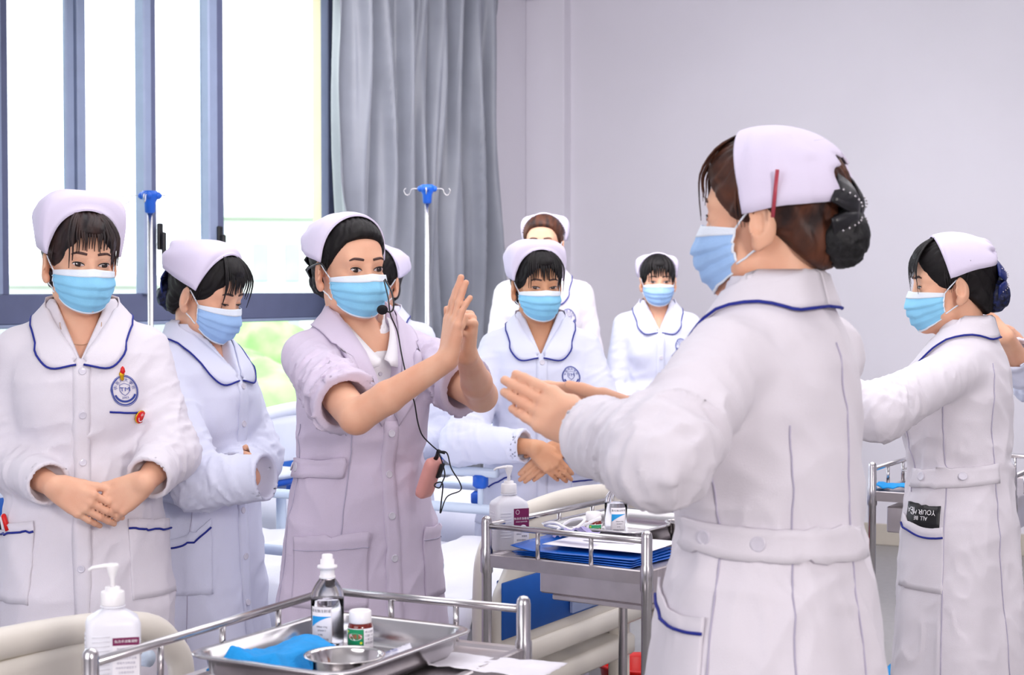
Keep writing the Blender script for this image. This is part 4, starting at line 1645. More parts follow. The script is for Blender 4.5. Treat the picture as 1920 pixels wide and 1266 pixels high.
def make_emblem(R, parent, x0, z0, k=1.0):
    t = np.linspace(0, 2 * PI, 37)[:-1]
    sh = lambda r: np.stack([r * 0.84 * np.sin(t), r * np.cos(t) * (1.0 + 0.10 * (np.cos(t) < 0))], 1) * k
    parts = [ribbon(sh(0.0315), 0.0012 * k), ribbon(sh(0.0290), 0.0022 * k)]
    shield = np.array([(-0.0095, 0.011), (0.0, 0.014), (0.0095, 0.011), (0.0095, -0.002), (0.005, -0.009), (0, -0.013), (-0.005, -0.009), (-0.0095, -0.002)]) * k
    parts.append(ribbon(shield, 0.0012 * k))
    for i, ch in enumerate('中医药大学校'):
        a = math.radians(-75 + 30 * i)
        parts.append(txt2(ch, 0.0085 * k, 0.0208 * math.sin(a) * 0.84 * k, 0.0215 * math.cos(a) * k, -a))
    parts.append(txt2('TM', 0.014 * k, 0, 0.0015 * k))
    a = np.linspace(math.radians(115), math.radians(245), 14)
    parts.append(ribbon(np.stack([0.0245 * 0.84 * np.sin(a), 0.0255 * np.cos(a)], 1) * k, 0.0040 * k, False))
    parts.append(txt2('2003', 0.0062 * k, 0, -0.0175 * k))
    v, f = join2(parts)
    return flat_on(R, parent, 'emblem', (v, f), M['badge'], x0, z0, 0.0022)


# ------------------------------------------------------------------ the people
def V3(*a):
    return np.array(a, float)


def nurse_front_left():
    s = 1.0
    R = person('person', 'nurse with wispy brown fringe, gold pin and red badge, hands clasped, beside the window',
               (-0.998, 3.84), 12, 1.0, head=(20, 4, -2), skin='skin', hair='hairm', seed=1.3,
               arms=dict(R=dict(e=P(22, 868, 3.82), w=P(100, 912, 3.64), D=(0.86, 0.0, -0.50), N=(0.0, 1, -0.15), curl=((22, 16, 10), (24, 18, 10), (24, 18, 10), (24, 18, 12)), thumb=(0.9, 0.35, 0.15), tcurl=5),
                         L=dict(e=P(320, 850, 3.81), w=P(272, 905, 3.665), D=(-0.80, 0.0, -0.55), N=(0.0, 1, -0.1), curl=((35, 30, 20),) * 4, thumb=(0.9, 0.35, 0.0), tcurl=5)),
               bangs=(20, 0.029, 0.0042, 0.060, 0.0), bun=('netb', None, 0.85), bow=None,
               pockets=((34, 84, 0.925, 0.905, 0.74, 0.0, True), (-34, -84, 0.925, 0.905, 0.74, 0.0, True)),
               gaze=0.05, h=0.0042, hc=0.006, sleeve=(0.056, 0.060, 0.048), endt=(1.90, 1.86), cap=dict(top=0.162, wide=0.102, square=0.52), shift=(0.016, 0.0))
    c = R.coat
    # red round badge and gold pin
    p, n = R.frontn(-0.118, 1.160, 0.005)
    q = np.array(Vector(n[0]).to_track_quat('Z', 'Y').to_matrix())
    for d, m, nm in ((lathe([(0.0155, -0.001), (0.0160, 0.001), (0.0150, 0.002)], 24), 'gold', 'badge_rim'), (lathe([(0.0146, 0.0018), (0.0144, 0.0034), (0.0005, 0.0040)], 24), 'red', 'round_badge')):
        obj(nm, (np.array(d[0]) @ q.T + p[0], d[1]), M[m], c)
    tv, tf = join2([txt2('中', 0.009, 0, 0.005), ribbon(np.array([(-0.009, 0.0), (-0.006, -0.008), (0, -0.010), (0.006, -0.008), (0.009, 0.0)]), 0.002, False)])
    v = np.hstack([tv, np.full((len(tv), 1), 0.0046)])
    obj('badge_print', (v @ q.T + p[0], tf), M['inkw'], c, smooth=False)
    p, n = R.frontn(-0.088, 1.252, 0.005)
    obj('gold_pin', lathe([(0.001, -0.017), (0.005, -0.013), (0.0045, -0.006), (0.0065, 0.000), (0.004, 0.006), (0.001, 0.010)], 10, p[0], 1, 0.6), M['gold'], c)
    obj('pin_flame', lathe([(0.001, -0.006), (0.006, 0.001), (0.004, 0.010), (0.0008, 0.014)], 10, p[0] + V3(-0.002, 0.002, 0.004), 1, 0.6), M['red'], c)
    # pens in the pocket
    for k, (a, mm) in enumerate(((58, 'red'), (64, 'pump'), (71, 'black'))):
        q0 = R.wrap([a], 0.90, 0.006)[0]
        q1 = R.wrap([a + 4], 0.930 - 0.004 * k, 0.009)[0]
        obj('pocket_pen', tube([q0, q1, q1 + (q1 - q0) * 0.1], [0.006, 0.006, 0.004], 8), M[mm], c)
    # fine necklaces
    for dz, w_ in ((0.0, 0.046), (-0.026, 0.040)):
        pts = [V3(w_ * math.cos(a), 0.075, 1.372 + dz - 0.052 * math.sin(a)) for a in np.linspace(0, PI, 24)]
        pts = push(R.bodyneck, pts, 0.0015) if hasattr(R, 'bodyneck') else pts
        obj('necklace', tube(pts, 0.0009, 5), M['chain'], R.root)
    return R


def teacher():
    s = 0.99
    R = person('person', 'teacher in lilac coat, sleeves rolled up, palm raised against her fist',
               (-0.352, 3.86), 33, s, head=(2, 2, 2), skin='skin', hair='hair', seed=2.2, coat='lilac', collar='lapel', piping=False,
               arms=dict(R=dict(e=P(668, 782, 3.50), w=P(838, 676, 3.43), D=(0.16, -0.02, 1.0), N=(0.90, 0.42, 0), curl=((3, 5, 3), (1, 3, 3), (4, 6, 4), (10, 12, 8)), spread=-3.0, thumb=(0.85, 0.3, 0.5), tcurl=8, s=(0.0, 0.0, 0.0)),
                         L=dict(e=P(902, 742, 3.74), w=P(876, 668, 3.53), D=(0.10, -0.15, 1.0), N=(-0.93, -0.30, 0), curl=((75, 95, 60), (78, 95, 60), (80, 95, 60), (82, 95, 60)), spread=0, thumb=(0.75, 0.5, 0.55), tcurl=35)),
               bangs=None, bun=('net', None, 1.0), bow='bow',
               endt=(0.80, 0.80), sleeve=(0.056, 0.06, 0.066), amp=0.018, shift=(0.034, -0.015),
               pockets=((18, 78, 0.905, 0.895, 0.735, 0.0, False), (-30, -78, 0.905, 0.895, 0.735, 0.0, False)),
               buttons=(1.13, 1.035, 0.94, 0.845), emblem=False, gaze=0.15, h=0.0042, hc=0.0055,
               belt=(38, 116, 1.055, 1.045, ((96, 0), (110, 0)), 0, 0), seams=([(30, 1.2), (34, 1.06), (44, 0.56)], [(95, 1.15), (92, 1.0), (94, 0.56)]),
               cap=dict(top=0.126, wide=0.088, back=-0.090, fy=0.036), opened=1.15, capstripe=(10, 10, 40))
    return R


def nurse_looking_down():
    s = 0.955
    return person('person', 'nurse in profile looking down, arms folded into wide sleeves, navy net bun',
                  (-0.785, 4.15), 62, s, head=(2, 16, 0), skin='skin', hair='hair', seed=3.1, coat='white2',
                  arms=dict(R=dict(e=P(372, 905, 3.90), w=P(470, 897, 3.85), D=(-0.2, 1.0, 0.0), N=(-1.0, 0.0, 0.2), curl=(80, 90, 90, 90)),
                            L=dict(e=P(480, 860, 4.20), w=P(440, 892, 4.02), D=(-0.9, 0.3, -0.4), N=(0, 0.3, -0.8), curl=(70, 80, 80, 80), hs=0.8)),
                  bangs=(20, 0.026, 0.0050, 0.060, 0.0), bun=('netb', None, 1.0), bow='bowb', mask='mask2',
                  sleeve=(0.056, 0.064, 0.056), shift=(0.012, -0.012), amp=0.013, endt=(2.30, 1.95), emblem=False,
                  pockets=((34, 86, 0.93, 0.885, 0.74, 0.02, True),), gaze=0.3, opened=0.30, h=0.0045,
                  belt=(60, 112, 0.985, 1.02, ((66, 0),), 0, 0), seams=([(50, 1.2), (52, 1.0), (56, 0.56)], [(92, 1.15), (95, 0.8), (97, 0.56)]),
                  cap=dict(top=0.140, wide=0.095))


def nurse_centre():
    s = 0.965
    return person('person', 'nurse with full black fringe standing behind the middle bed, hands crossed at her waist',
                  (0.090, 5.25), 0, s, head=(18, 3, 0), shift=(0.022, 0.0), skin='skin2', hair='hair', seed=4.4, coat='white2',
                  arms=dict(R=dict(e=P(868, 832, 5.12), w=P(1000, 838, 4.985), D=(0.72, 0.0, -0.68), N=(0, 1, -0.1), curl=((22, 16, 10),) * 4, spread=-2, thumb=(0.9, 0.35, 0.1), tcurl=5),
                            L=dict(e=P(1148, 828, 5.14), w=P(1052, 838, 5.01), D=(-0.74, 0.0, -0.66), N=(0, 1, -0.1), curl=((15, 12, 10),) * 4, spread=-2, thumb=(0.9, 0.35, 0.0), tcurl=5)),
                  bangs=(20, 0.026, 0.0050, 0.060, 0.0), bun=('net', None, 0.9), gaze=0.55, opened=0.75, h=0.005, hc=0.007,
                  sleeve=(0.058, 0.066, 0.050), endt=(1.88, 1.86),
                  pockets=((30, 80, 0.915, 0.86, 0.73, 0.0, True), (-30, -80, 0.90, 0.90, 0.73, 0.0, True)),
                  cap=dict(top=0.148, wide=0.098, square=0.5))


def nurse_wall_right():
    return person('person', 'nurse standing against the grey wall with her hands clasped, short fringe, seen small',
                  (0.655, 7.45), 0, 0.98, head=(0, 2, 0), skin='skin', hair='hair', seed=5.5, coat='white2',
                  arms=dict(R=dict(e=P(1152, 738, 7.42), w=P(1186, 762, 7.26), D=(0.8, 0, -0.5), N=(0, 1, 0), curl=(20, 20, 20, 20)),
                            L=dict(e=P(1312, 738, 7.45), w=P(1225, 772, 7.27), D=(-0.8, 0, -0.5), N=(0, 1, 0), curl=(20, 20, 20, 20))),
                  bangs=(16, 0.024, 0.0065, 0.052, 0.0), bun=(None,), mask='mask2', h=0.0065, hc=0.010,
                  cap=dict(top=0.118, wide=0.100, square=0.5, back=-0.10, fy=-0.01))


def nurse_wall_left():
    return person('person', 'tall nurse against the wall, parted brown hair, mostly hidden behind the nurse with crossed hands',
                  (0.140, 7.30), 0, 1.085, head=(-8, 0, 0), skin='skin', hair='hairb', seed=6.1, coat='white',
                  arms=dict(R=dict(e=P(925, 720, 7.3), w=P(985, 770, 7.1), D=(0.8, 0, -0.5), N=(0, 1, 0)),
                            L=dict(e=P(1115, 720, 7.3), w=P(1050, 770, 7.1), D=(-0.8, 0, -0.5), N=(0, 1, 0))),
                  bangs=None, bun=(None,), mask='mask2', h=0.0065, hc=0.010,
                  cap=dict(top=0.122, wide=0.100, square=0.5, back=-0.10, fy=-0.02))


def nurse_behind_teacher():
    return person('person', 'nurse half hidden behind the teacher, black hair over one side of her forehead',
                  (-0.455, 5.62), -12, 0.975, head=(-12, 2, -4), skin='skin', hair='hair', seed=7.7, coat='white2', emblem=False,
                  arms=dict(R=dict(e=P(640, 820, 5.5), w=P(700, 850, 5.3), D=(0.8, 0, -0.5), N=(0, 1, 0)),
                            L=dict(e=P(820, 820, 5.5), w=P(760, 850, 5.3), D=(-0.8, 0, -0.5), N=(0, 1, 0))),
                  bangs=(12, 0.038, 0.0095, 0.052, -0.006), bun=(None,), h=0.006, hc=0.009, cap=dict(top=0.120, wide=0.096, square=0.7, fy=0.02))


def nurse_hidden():
    return person('person', 'nurse by the wall almost wholly hidden behind the big foreground nurse, only a shoulder showing',
                  (1.190, 7.55), 10, 0.95, head=(0, 0, 0), skin='skin', hair='hair', seed=8.8, coat='white2', emblem=False, face=False,
                  arms=None, bangs=None, bun=(None,), h=0.008, hc=0.011, cap=dict(top=0.110, wide=0.090))


R_ROWS = [(0.52, 0.235, 0.180, 0.0), (0.75, 0.215, 0.165, 0.0), (0.92, 0.190, 0.145, 0.0)] + COAT_ROWS[3:]


def nurse_foreground():
    s = 1.03
    return person('person', 'nearest nurse, seen from behind, palms together, black bow on her bun, red clip',
                  (0.386, 2.47), -128, s, head=(13, 0, 0), skin='skin', hair='hairb', seed=9.3, coat='white',
                  arms=dict(L=dict(e=P(1240, 855, 2.22), w=P(1100, 812, 2.41), D=(-0.52, 0.45, 0.27), N=(0.35, 0.90, -0.30), curl=((2, 4, 3), (2, 4, 3), (3, 5, 3), (5, 6, 4)), spread=-1.5, thumb=(0.9, 0.1, 0.7), tcurl=10, r=(0.062, 0.062, 0.054)),
                            R=dict(e=P(1320, 860, 2.74), w=P(1190, 786, 2.60), D=(-0.78, 0.36, 0.16), N=(-0.35, -0.90, -0.20), curl=(6, 8, 8, 8), spread=-1.5, thumb=(0.95, 0.22, 0.25), tcurl=10, r=(0.066, 0.058, 0.045))),
                  bangs=(16, 0.022, 0.0050, 0.052, 0.0), bun=('net', 'bead', 1.0), bow='bow', mask='mask2',
                  endt=(1.84, 1.90), emblem=False, buttons=False, amp=0.015, sleeve=(0.058, 0.062, 0.052),
                  pockets=((-38, -92, 0.985, 0.955, 0.76, 0.012, True),),
                  belt=(-62, -190, 1.065, 1.045, ((-84, 0), (-118, 0)), 0, 0),
                  seams=([(-180, 1.33), (-180, 1.06), (-180, 0.56)], [(-92, 1.2), (-95, 1.0), (-97, 0.56)], [(-140, 1.22), (-138, 1.0), (-142, 0.56)]),
                  gaze=0.0, opened=0.8, h=0.0042, hc=0.0055,
                  cap=dict(top=0.124, wide=0.086, back=-0.068, fy=0.038, zb0=0.002, rise=0.55, square=0.66), rows=R_ROWS,
                  hairclip=('tclip', (-0.0985, -0.038, 0.062), (-0.0930, -0.030, -0.004), 0.0032), capstripe=(20, 12, 30), shift=(0.010, -0.018))


def nurse_right():
    s = 0.965
    R = person('person', 'nurse seen side-on from behind with navy bun and printed strap in her pocket',
               (1.080, 3.97), -112, s, head=(19, 3, 0), skin='skin', hair='hair', seed=10.4, coat='white',
               arms=dict(L=dict(e=P(1648, 772, 3.66), w=P(1545, 750, 3.80), D=(-1, 0.2, 0.1), N=(0, 1, 0), r=(0.058, 0.062, 0.060)),
                         R=dict(e=P(1660, 760, 4.1), w=P(1560, 740, 4.0), D=(-1, -0.2, 0.1), N=(0, -1, 0))),
               bangs=(20, 0.022, 0.0045, 0.052, 0.0), bun=('netb', 'bead', 0.95), bow='bowb',
               endt=(1.6, 1.86), emblem=False, buttons=False,
               pockets=((-34, -84, 0.945, 0.925, 0.77, 0.012, True),),
               belt=(-36, -140, 1.035, 1.055, ((-58, 0), (-98, -0.006)), 0, 0),
               seams=([(-84, 1.25), (-84, 1.0), (-84, 0.56)], [(-142, 1.32), (-136, 1.1), (-146, 0.56)], [(-42, 1.2), (-38, 1.1), (-36, 1.0)]),
               gaze=0.1, opened=0.7, h=0.0042, hc=0.006, cap=dict(top=0.126, wide=0.086, back=-0.080, fy=0.040, square=0.62),
               hairclip=('black', (-0.0905, -0.030, 0.060), (-0.086, -0.020, 0.010), 0.0014))
    # phone strap sticking out of the pocket
    tt = np.linspace(-40, -79, 14)
    G = np.stack([R.wrap(tt, z, 0.004 if z < 0.94 else 0.006) for z in (0.915, 0.935, 0.956, 0.976)], 1)
    obj('pocket_strap', grid(G, 0.004), M['black'], R.coat)
    v, f = txt2('YOUR HEA', 0.027, 0, 0.004, PI, 1.0)
    v2, f2 = txt2('ALL BE', 0.020, 0.004, -0.019, PI, 1.0)
    vv, ff = join2([(v, f), (v2, f2)])
    k = math.degrees(1 / 0.145)
    q = R.wrap(-59 - vv[:, 0] * k * 0.62, 0.956 + vv[:, 1] * 0.7, 0.0078)
    obj('strap_print', (q, [t for t in ff]), M['inkw'], R.coat, smooth=False)
    # little metal watch clasp on the chest
    p = R.wrap([-30], 1.155, 0.012)[0]
    obj('clasp', tube([p + V3(0, 0, 0.02), p, p - V3(0, 0, 0.016)], [0.002, 0.006, 0.006], 8), M['steel'], R.coat)
    return R


def nurse_edge():
    return person('person', 'nurse cut off by the picture edge, only a raised arm and coat hem showing',
                  (1.90, 5.35), -95, 0.97, head=(0, 5, 0), skin='skin', hair='hair', seed=11.2, coat='white2', emblem=False, buttons=False,
                  arms=dict(L=dict(e=P(1915, 690, 5.15), w=P(1888, 632, 5.02), D=(-0.95, 0.1, 0.25), N=(0.2, 0.9, 0), curl=(10, 10, 10, 10), r=(0.062, 0.060, 0.055)),
                            R=dict(e=P(1935, 720, 5.5), w=P(1925, 660, 5.35), D=(-0.9, 0, 0.2), N=(0, -1, 0))),
                  bangs=None, bun=('net', None), face=False, h=0.007, hc=0.010, endt=(1.8, 1.5))


PEOPLE = [nurse_front_left, teacher, nurse_looking_down, nurse_centre, nurse_wall_right, nurse_wall_left, nurse_behind_teacher,
          nurse_hidden, nurse_foreground, nurse_right, nurse_edge]


# ------------------------------------------------------------------ beds
def rail_tube(a, b, r):
    return tube([a, b], r, 12)


def board(parent, name, x0, x1, y, z0, z1, frame_m, blue=True, t=0.024, r=0.026):
    """moulded bed end: arched tube frame, plate with openings at the corners, blue panel"""
    W_ = x1 - x0
    path = spline([(x0, y, z0), (x0, y, z0 + (z1 - z0) * 0.55), (x0 + 0.025, y, z1 - 0.07), (x0 + 0.13, y, z1 - 0.012), (x0 + W_ * 0.5, y, z1 + 0.012),
                   (x1 - 0.13, y, z1 - 0.012), (x1 - 0.025, y, z1 - 0.07), (x1, y, z0 + (z1 - z0) * 0.55), (x1, y, z0)], 46)
    bo = obj(name, tube(path, r, 14, flat=0.8, up=(0, 1, 0)), M[frame_m], parent)
    # inner plate with concave sides leaving grip openings
    L = []
    for k in range(13):
        v = k / 12
        z = z0 + 0.03 + (z1 - z0 - 0.045) * v
        inset = 0.055 + 0.085 * math.exp(-((v - 0.72) / 0.20) ** 2)
        if v > 0.9:
            inset = 0.10 + (v - 0.9) * 0.6
        L.append((inset, z))
    G = np.zeros((9, 13, 3))
    for i in range(9):
        for k, (ins, z) in enumerate(L):
            u = i / 8
            G[i, k] = (x0 + ins + (W_ - 2 * ins) * u, y + t / 2, z)
    obj('end_plate', grid(G[::-1], t), M[frame_m], bo)
    obj('lower_beam', box((x0 + x1) / 2, y, z0 + 0.02, W_ - 0.02, 0.05, 0.055, 0.008), M[frame_m], bo)
    if blue:
        zb0, zb1 = z0 + 0.075, z0 + (z1 - z0) * 0.58
        obj('blue_panel', join(box((x0 + x1) / 2, y - t / 2 - 0.002, (zb0 + zb1) / 2, W_ - 0.15, 0.005, zb1 - zb0, 0.002),
                               box((x0 + x1) / 2, y + t / 2 + 0.002, (zb0 + zb1) / 2, W_ - 0.20, 0.005, zb1 - zb0, 0.002)), M['bblue'], bo)
    return bo


def hospital_bed(loc, label, foot='cream', head='bwhite', seed=1.0, upper=(0.5, 1.25), W_=0.90, L=2.0, zf=0.876, zh=0.96, holder=False, zlow=0.56):
    b = tag(empty('hospital_bed', (loc[0], loc[1], 0), math.radians(60)), label, 'bed', 'hospital beds')
    fb = board(b, 'footboard', 0.0, W_, 0.0, zlow, zf, foot)
    hb = board(b, 'headboard', 0.0, W_, L + 0.06, 0.50, zh, head)
    obj('bed_frame', join(box(W_ / 2, L / 2, 0.42, W_ - 0.06, L, 0.06, 0.008), box(W_ / 2, 0.35, 0.34, W_ - 0.2, 0.06, 0.12, 0.008), box(W_ / 2, L - 0.35, 0.34, W_ - 0.2, 0.06, 0.12, 0.008)), M['cream'], b)
    for x in (0.06, W_ - 0.06):
        for y in (0.04, L - 0.04):
            obj('leg', join(box(x, y, 0.30, 0.05, 0.05, 0.40, 0.006)), M['cream'], b)
            c = obj('caster', xf(lathe([(0.02, -0.018), (0.055, -0.016), (0.062, -0.008), (0.062, 0.008), (0.055, 0.016), (0.02, 0.018)], 20), (x, y, 0.063), rot=(PI / 2, 'Y')), M['rubber'], b)
    obj('mattress', box(W_ / 2, L / 2 + 0.02, 0.53, W_ - 0.05, L - 0.06, 0.13, 0.03), M['sheet'], b)
    # sheet with quilt bulges, tucked over the sides
    n, m_ = 60, 34
    G = np.zeros((n, m_, 3))
    for i in range(n):
        y = 0.035 + (L - 0.06) * i / (n - 1)
        for k in range(m_):
            u = -1 + 2 * k / (m_ - 1)
            if abs(u) < 0.72:
                x = W_ / 2 + u / 0.72 * (W_ / 2 - 0.025)
                z = 0.625
            else:
                q = (abs(u) - 0.72) / 0.28
                x = W_ / 2 + math.copysign(W_ / 2 - 0.012, u)
                z = 0.625 - 0.02 - q * 0.20
            G[i, k] = (x, y, z)
    Pn = G.reshape(-1, 3)
    nz_ = (vnoise(Pn * np.array((5, 4, 5)) + seed) * 0.055 + 0.012 * ridge(Pn * np.array((9, 13, 9)) + seed * 2) + 0.010 * ridge(Pn * 22 + seed))
    top = (Pn[:, 2] > 0.615)
    Pn[:, 2] += np.where(top, nz_, nz_ * 0.2)
    Pn[:, 0] += np.where(top, 0, np.sign(Pn[:, 0] - W_ / 2) * nz_ * 0.35)
    obj('sheet', grid(Pn.reshape(n, m_, 3), 0.006), M['sheet'], b)
    pil = Fn(lambda p, e=Ell((W_ / 2, L - 0.28, 0.73), (0.33, 0.20, 0.075)): e(p) - 0.012 * ridge(p * 9), (0.08, L - 0.52, 0.63), (W_ - 0.08, L - 0.05, 0.83))
    obj('pillow', nets(pil, 0.02, 1), M['sheet'], b)
    for x, near in ((-0.025, True), (W_ + 0.025, False)):
        obj('side_rail', rail_tube((x, 0.10, 0.765), (x, L - 0.15, 0.765), 0.014 if near else 0.016), M['rail'], b)
        for y in (0.20, 0.95, 1.75):
            obj('rail_post', rod((x, y, 0.44), (x, y, 0.765), 0.010), M['rail'], b)
            obj('rail_clamp', box(x, y, 0.725, 0.040, 0.075, 0.05, 0.010), M['blue'], b)
        if not near:
            obj('side_rail', rail_tube((x, upper[0], 0.88), (x, upper[1], 0.88), 0.015), M['rail'], b)
            for y in (upper[0] + 0.06, upper[1] - 0.08):
                obj('rail_post', rod((x, y, 0.765), (x, y, 0.88), 0.009), M['rail'], b)
                obj('rail_clamp', box(x, y, 0.852, 0.036, 0.045, 0.045, 0.008), M['blue'], b)
    return b, fb


bed1, f1 = hospital_bed((-1.045, 2.185), 'hospital bed at the left front, cream arched footboard behind the near trolley', seed=1.0, upper=(1.2, 1.75))
obj('release_handle', join(box(0.945, 0.50, 0.735, 0.03, 0.16, 0.05, 0.012), box(0.945, 0.43, 0.70, 0.03, 0.035, 0.09, 0.012), box(0.945, 0.57, 0.715, 0.03, 0.03, 0.05, 0.010)), M['red'], bed1)
obj('bracket', box(0.95, 0.60, 0.66, 0.04, 0.11, 0.16, 0.008), M['blue'], bed1)
bed2, f2 = hospital_bed((-0.075, 4.02), 'hospital bed in the middle, cream footboard with blue panel behind the second trolley', seed=4.0, zlow=0.50)
obj('card_holder', join(box(0.46, -0.022, 0.64, 0.075, 0.004, 0.11, 0.002), box(0.54, -0.022, 0.64, 0.075, 0.004, 0.11, 0.002), box(0.50, -0.028, 0.612, 0.155, 0.003, 0.055, 0.001)), M['frost'], f2)
obj('corner_bumper', box(0.925, -0.04, 0.65, 0.035, 0.03, 0.20, 0.010), M['blue'], f2)
bed3, f3 = hospital_bed((0.73, 5.22), 'hospital bed furthest back with white headboard below the window', foot='bwhite', seed=7.0, upper=(0.9, 1.7))

ot = tag(empty('overbed_table', (-0.77, 5.78, 0), math.radians(150)), 'white overbed table with blue edge beside the far headboard', 'table')
obj('table_top', box(0.22, 0, 0.795, 0.46, 0.26, 0.022, 0.008), M['bwhite'], ot)
obj('edge_strip', box(0.22, 0, 0.772, 0.445, 0.25, 0.024, 0.006), M['blue'], ot)
for sx in (0.05, 0.39):
    obj('leg', rod((sx, 0, 0.03), (sx, 0, 0.765), 0.018), M['rail'], ot)
    obj('foot', box(sx, 0, 0.03, 0.05, 0.26, 0.05, 0.01), M['rail'], ot)


# ------------------------------------------------------------------ drip stands
def iv_pole(x, y, top, label):
    t = tag(empty('iv_pole', (x, y, 0)), label, 'iv pole', 'drip stands')
    obj('pole', rod((0, 0, 0.05), (0, 0, top - 0.075), 0.0105), M['steel'], t)
    obj('pole', rod((0, 0, 0.05), (0, 0, top * 0.55), 0.0145), M['steel'], t)
    h_ = obj('hook_head', join(lathe([(0.012, -0.075), (0.019, -0.070), (0.021, -0.035), (0.030, -0.018), (0.034, -0.004), (0.026, 0.008)], 18, (0, 0, top)),
                               box(0, 0, top - 0.010, 0.086, 0.026, 0.026, 0.008), box(0, 0, top - 0.010, 0.026, 0.086, 0.026, 0.008)), M['blue'], t)
    for a in (0, 90, 180, 270):
        c, s_ = math.cos(math.radians(a)), math.sin(math.radians(a))
        pts = [(0.035, 0.0), (0.060, 0.001), (0.070, -0.004), (0.074, -0.018), (0.086, -0.028), (0.098, -0.020), (0.101, -0.006), (0.094, 0.002)]
        obj('hook', tube([(p * c, p * s_, top - 0.010 + z) for p, z in spline([q + (0,) for q in pts], 20)[:, :2]], 0.0019, 6), M['steel'], t)
    for k in range(5):
        a = 2 * PI * k / 5 + 0.3
        lg = obj('leg', tube([(0, 0, 0.085), (0.14 * math.cos(a), 0.14 * math.sin(a), 0.07), (0.22 * math.cos(a), 0.22 * math.sin(a), 0.05)], [0.016, 0.013, 0.010], 8), M['steel'], t)
        obj('caster', xf(lathe([(0.008, -0.010), (0.024, -0.008), (0.024, 0.008), (0.008, 0.010)], 14), (0.22 * math.cos(a), 0.22 * math.sin(a), 0.0245), rot=(PI / 2, 'X')), M['black'], t)
    return t


p_ = P(281, 362, 6.08)
iv_pole(p_[0], p_[1], p_[2], 'drip stand with blue hook head in front of the window')
p_ = P(801, 350, 7.25)
iv_pole(p_[0], p_[1], p_[2], 'drip stand with blue hook head in front of the grey curtain')


# ------------------------------------------------------------------ trolleys
def trolley(loc, ang, W_, L, label, rails=('back', 'left', 'right'), top=0.862):
    t = tag(empty('steel_trolley', (loc[0], loc[1], 0), math.radians(ang)), label, 'trolley', 'instrument trolleys')
    for i, (x, y) in enumerate(((0, 0), (W_, 0), (W_, L), (0, L))):
        r = 0.0112
        obj('post', lathe([(r, 0.10), (r, 0.905), (r * 1.28, 0.915), (r * 1.28, top + 0.070), (r * 1.15, top + 0.078), (r * 0.75, top + 0.083), (r * 0.2, top + 0.085)] if False else
                          [(r, 0.10), (r, top - 0.045), (r * 1.25, top - 0.040), (r * 1.25, top + 0.008), (r * 1.05, top + 0.014), (r * 1.08, top + 0.070), (r * 0.95, top + 0.078), (r * 0.6, top + 0.083), (r * 0.1, top + 0.0845)],
                          20, (x, y, 0)), M['steel'], t)
        cx = obj('caster', join(xf(lathe([(0.012, -0.012), (0.042, -0.011), (0.046, 0), (0.042, 0.011), (0.012, 0.012)], 20), (x, y, 0.046), rot=(PI / 2, 'X')),
                                box(x, y, 0.085, 0.03, 0.04, 0.05, 0.006)), M['rubber'], t)
    for z, nm in ((top, 'top_shelf'), (0.28, 'lower_shelf')):
        hw, hl = W_ / 2, L / 2
        pts = []
        prof = [(0.000, -0.027), (0.004, -0.029), (0.006, -0.002), (0.003, 0.0), (-0.010, -0.001), (-0.014, -0.006)]
        V, Fc = [], []
        for (o_, dz) in prof:
            V += [(hw + sx * (hw + o_), hl + sy * (hl + o_), z + dz) for sx, sy in ((-1, -1), (1, -1), (1, 1), (-1, 1))]
        for k in range(len(prof) - 1):
            for i in range(4):
                j = (i + 1) % 4
                Fc.append((k * 4 + i, k * 4 + j, (k + 1) * 4 + j, (k + 1) * 4 + i))
        nn = len(prof) * 4
        Fc.append((nn - 4, nn - 3, nn - 2, nn - 1))
        Fc.append((3, 2, 1, 0))
        obj(nm, (V, Fc), M['steelb'], t, smooth=False)
    zr = top + 0.062
    sides = [dict(back=((0, L), (W_, L)), left=((0, 0), (0, L)), right=((W_, 0), (W_, L)), front=((0, 0), (W_, 0)))[q] for q in rails]
    for a, b in sides:
        a, b = np.array(a, float), np.array(b, float)
        ro = obj('guard_rail', rod((*a, zr), (*b, zr), 0.0068), M['steel'], t)
        ln = np.linalg.norm(b - a)
        nb = 2 if ln < 0.5 else 3
        for i in range(nb):
            q = a + (b - a) * (i + 1) / (nb + 1)
            obj('rail_upright', rod((*q, top - 0.002), (*q, zr), 0.0050), M['steel'], ro)
    return t


t1 = trolley((-0.590, 2.300), -26, 0.375, 0.62, 'near steel trolley at the bottom of the picture, carrying tray, saline bottle and bowl', ('back', 'left'))
t2 = trolley((-0.056, 3.645), -34, 0.405, 0.60, 'second steel trolley with a drawer, blue folders on top, beside the foreground nurse', ('back', 'left', 'front'))
dr = obj('drawer', box(0.255, 0.265, 0.808, 0.270, 0.47, 0.050, 0.003), M['steelb'], t2, smooth=False)
obj('drawer_lip', box(0.27, 0.265, 0.777, 0.235, 0.47, 0.012, 0.002), M['steelb'], dr, smooth=False)
obj('drawer_handle', tube([(0.395, 0.18, 0.80), (0.412, 0.18, 0.80), (0.412, 0.33, 0.80), (0.395, 0.33, 0.80)], 0.004, 8), M['steel'], dr)
t3 = trolley((1.045, 4.78), -30, 0.40, 0.60, 'far steel trolley seen between the two standing nurses at right')
dr = obj('drawer', box(0.20, 0.225, 0.78, 0.32, 0.43, 0.075, 0.003), M['steelb'], t3, smooth=False)


def rring(hx, hy, r, z, n=6):
    out = []
    for (sx, sy, a0) in ((1, 1, 0), (-1, 1, 90), (-1, -1, 180), (1, -1, 270)):
        for k in range(n + 1):
            a = math.radians(a0 + 90 * k / n)
            out.append((sx * (hx - r) + r * math.cos(a), sy * (hy - r) + r * math.sin(a), z))
    return out


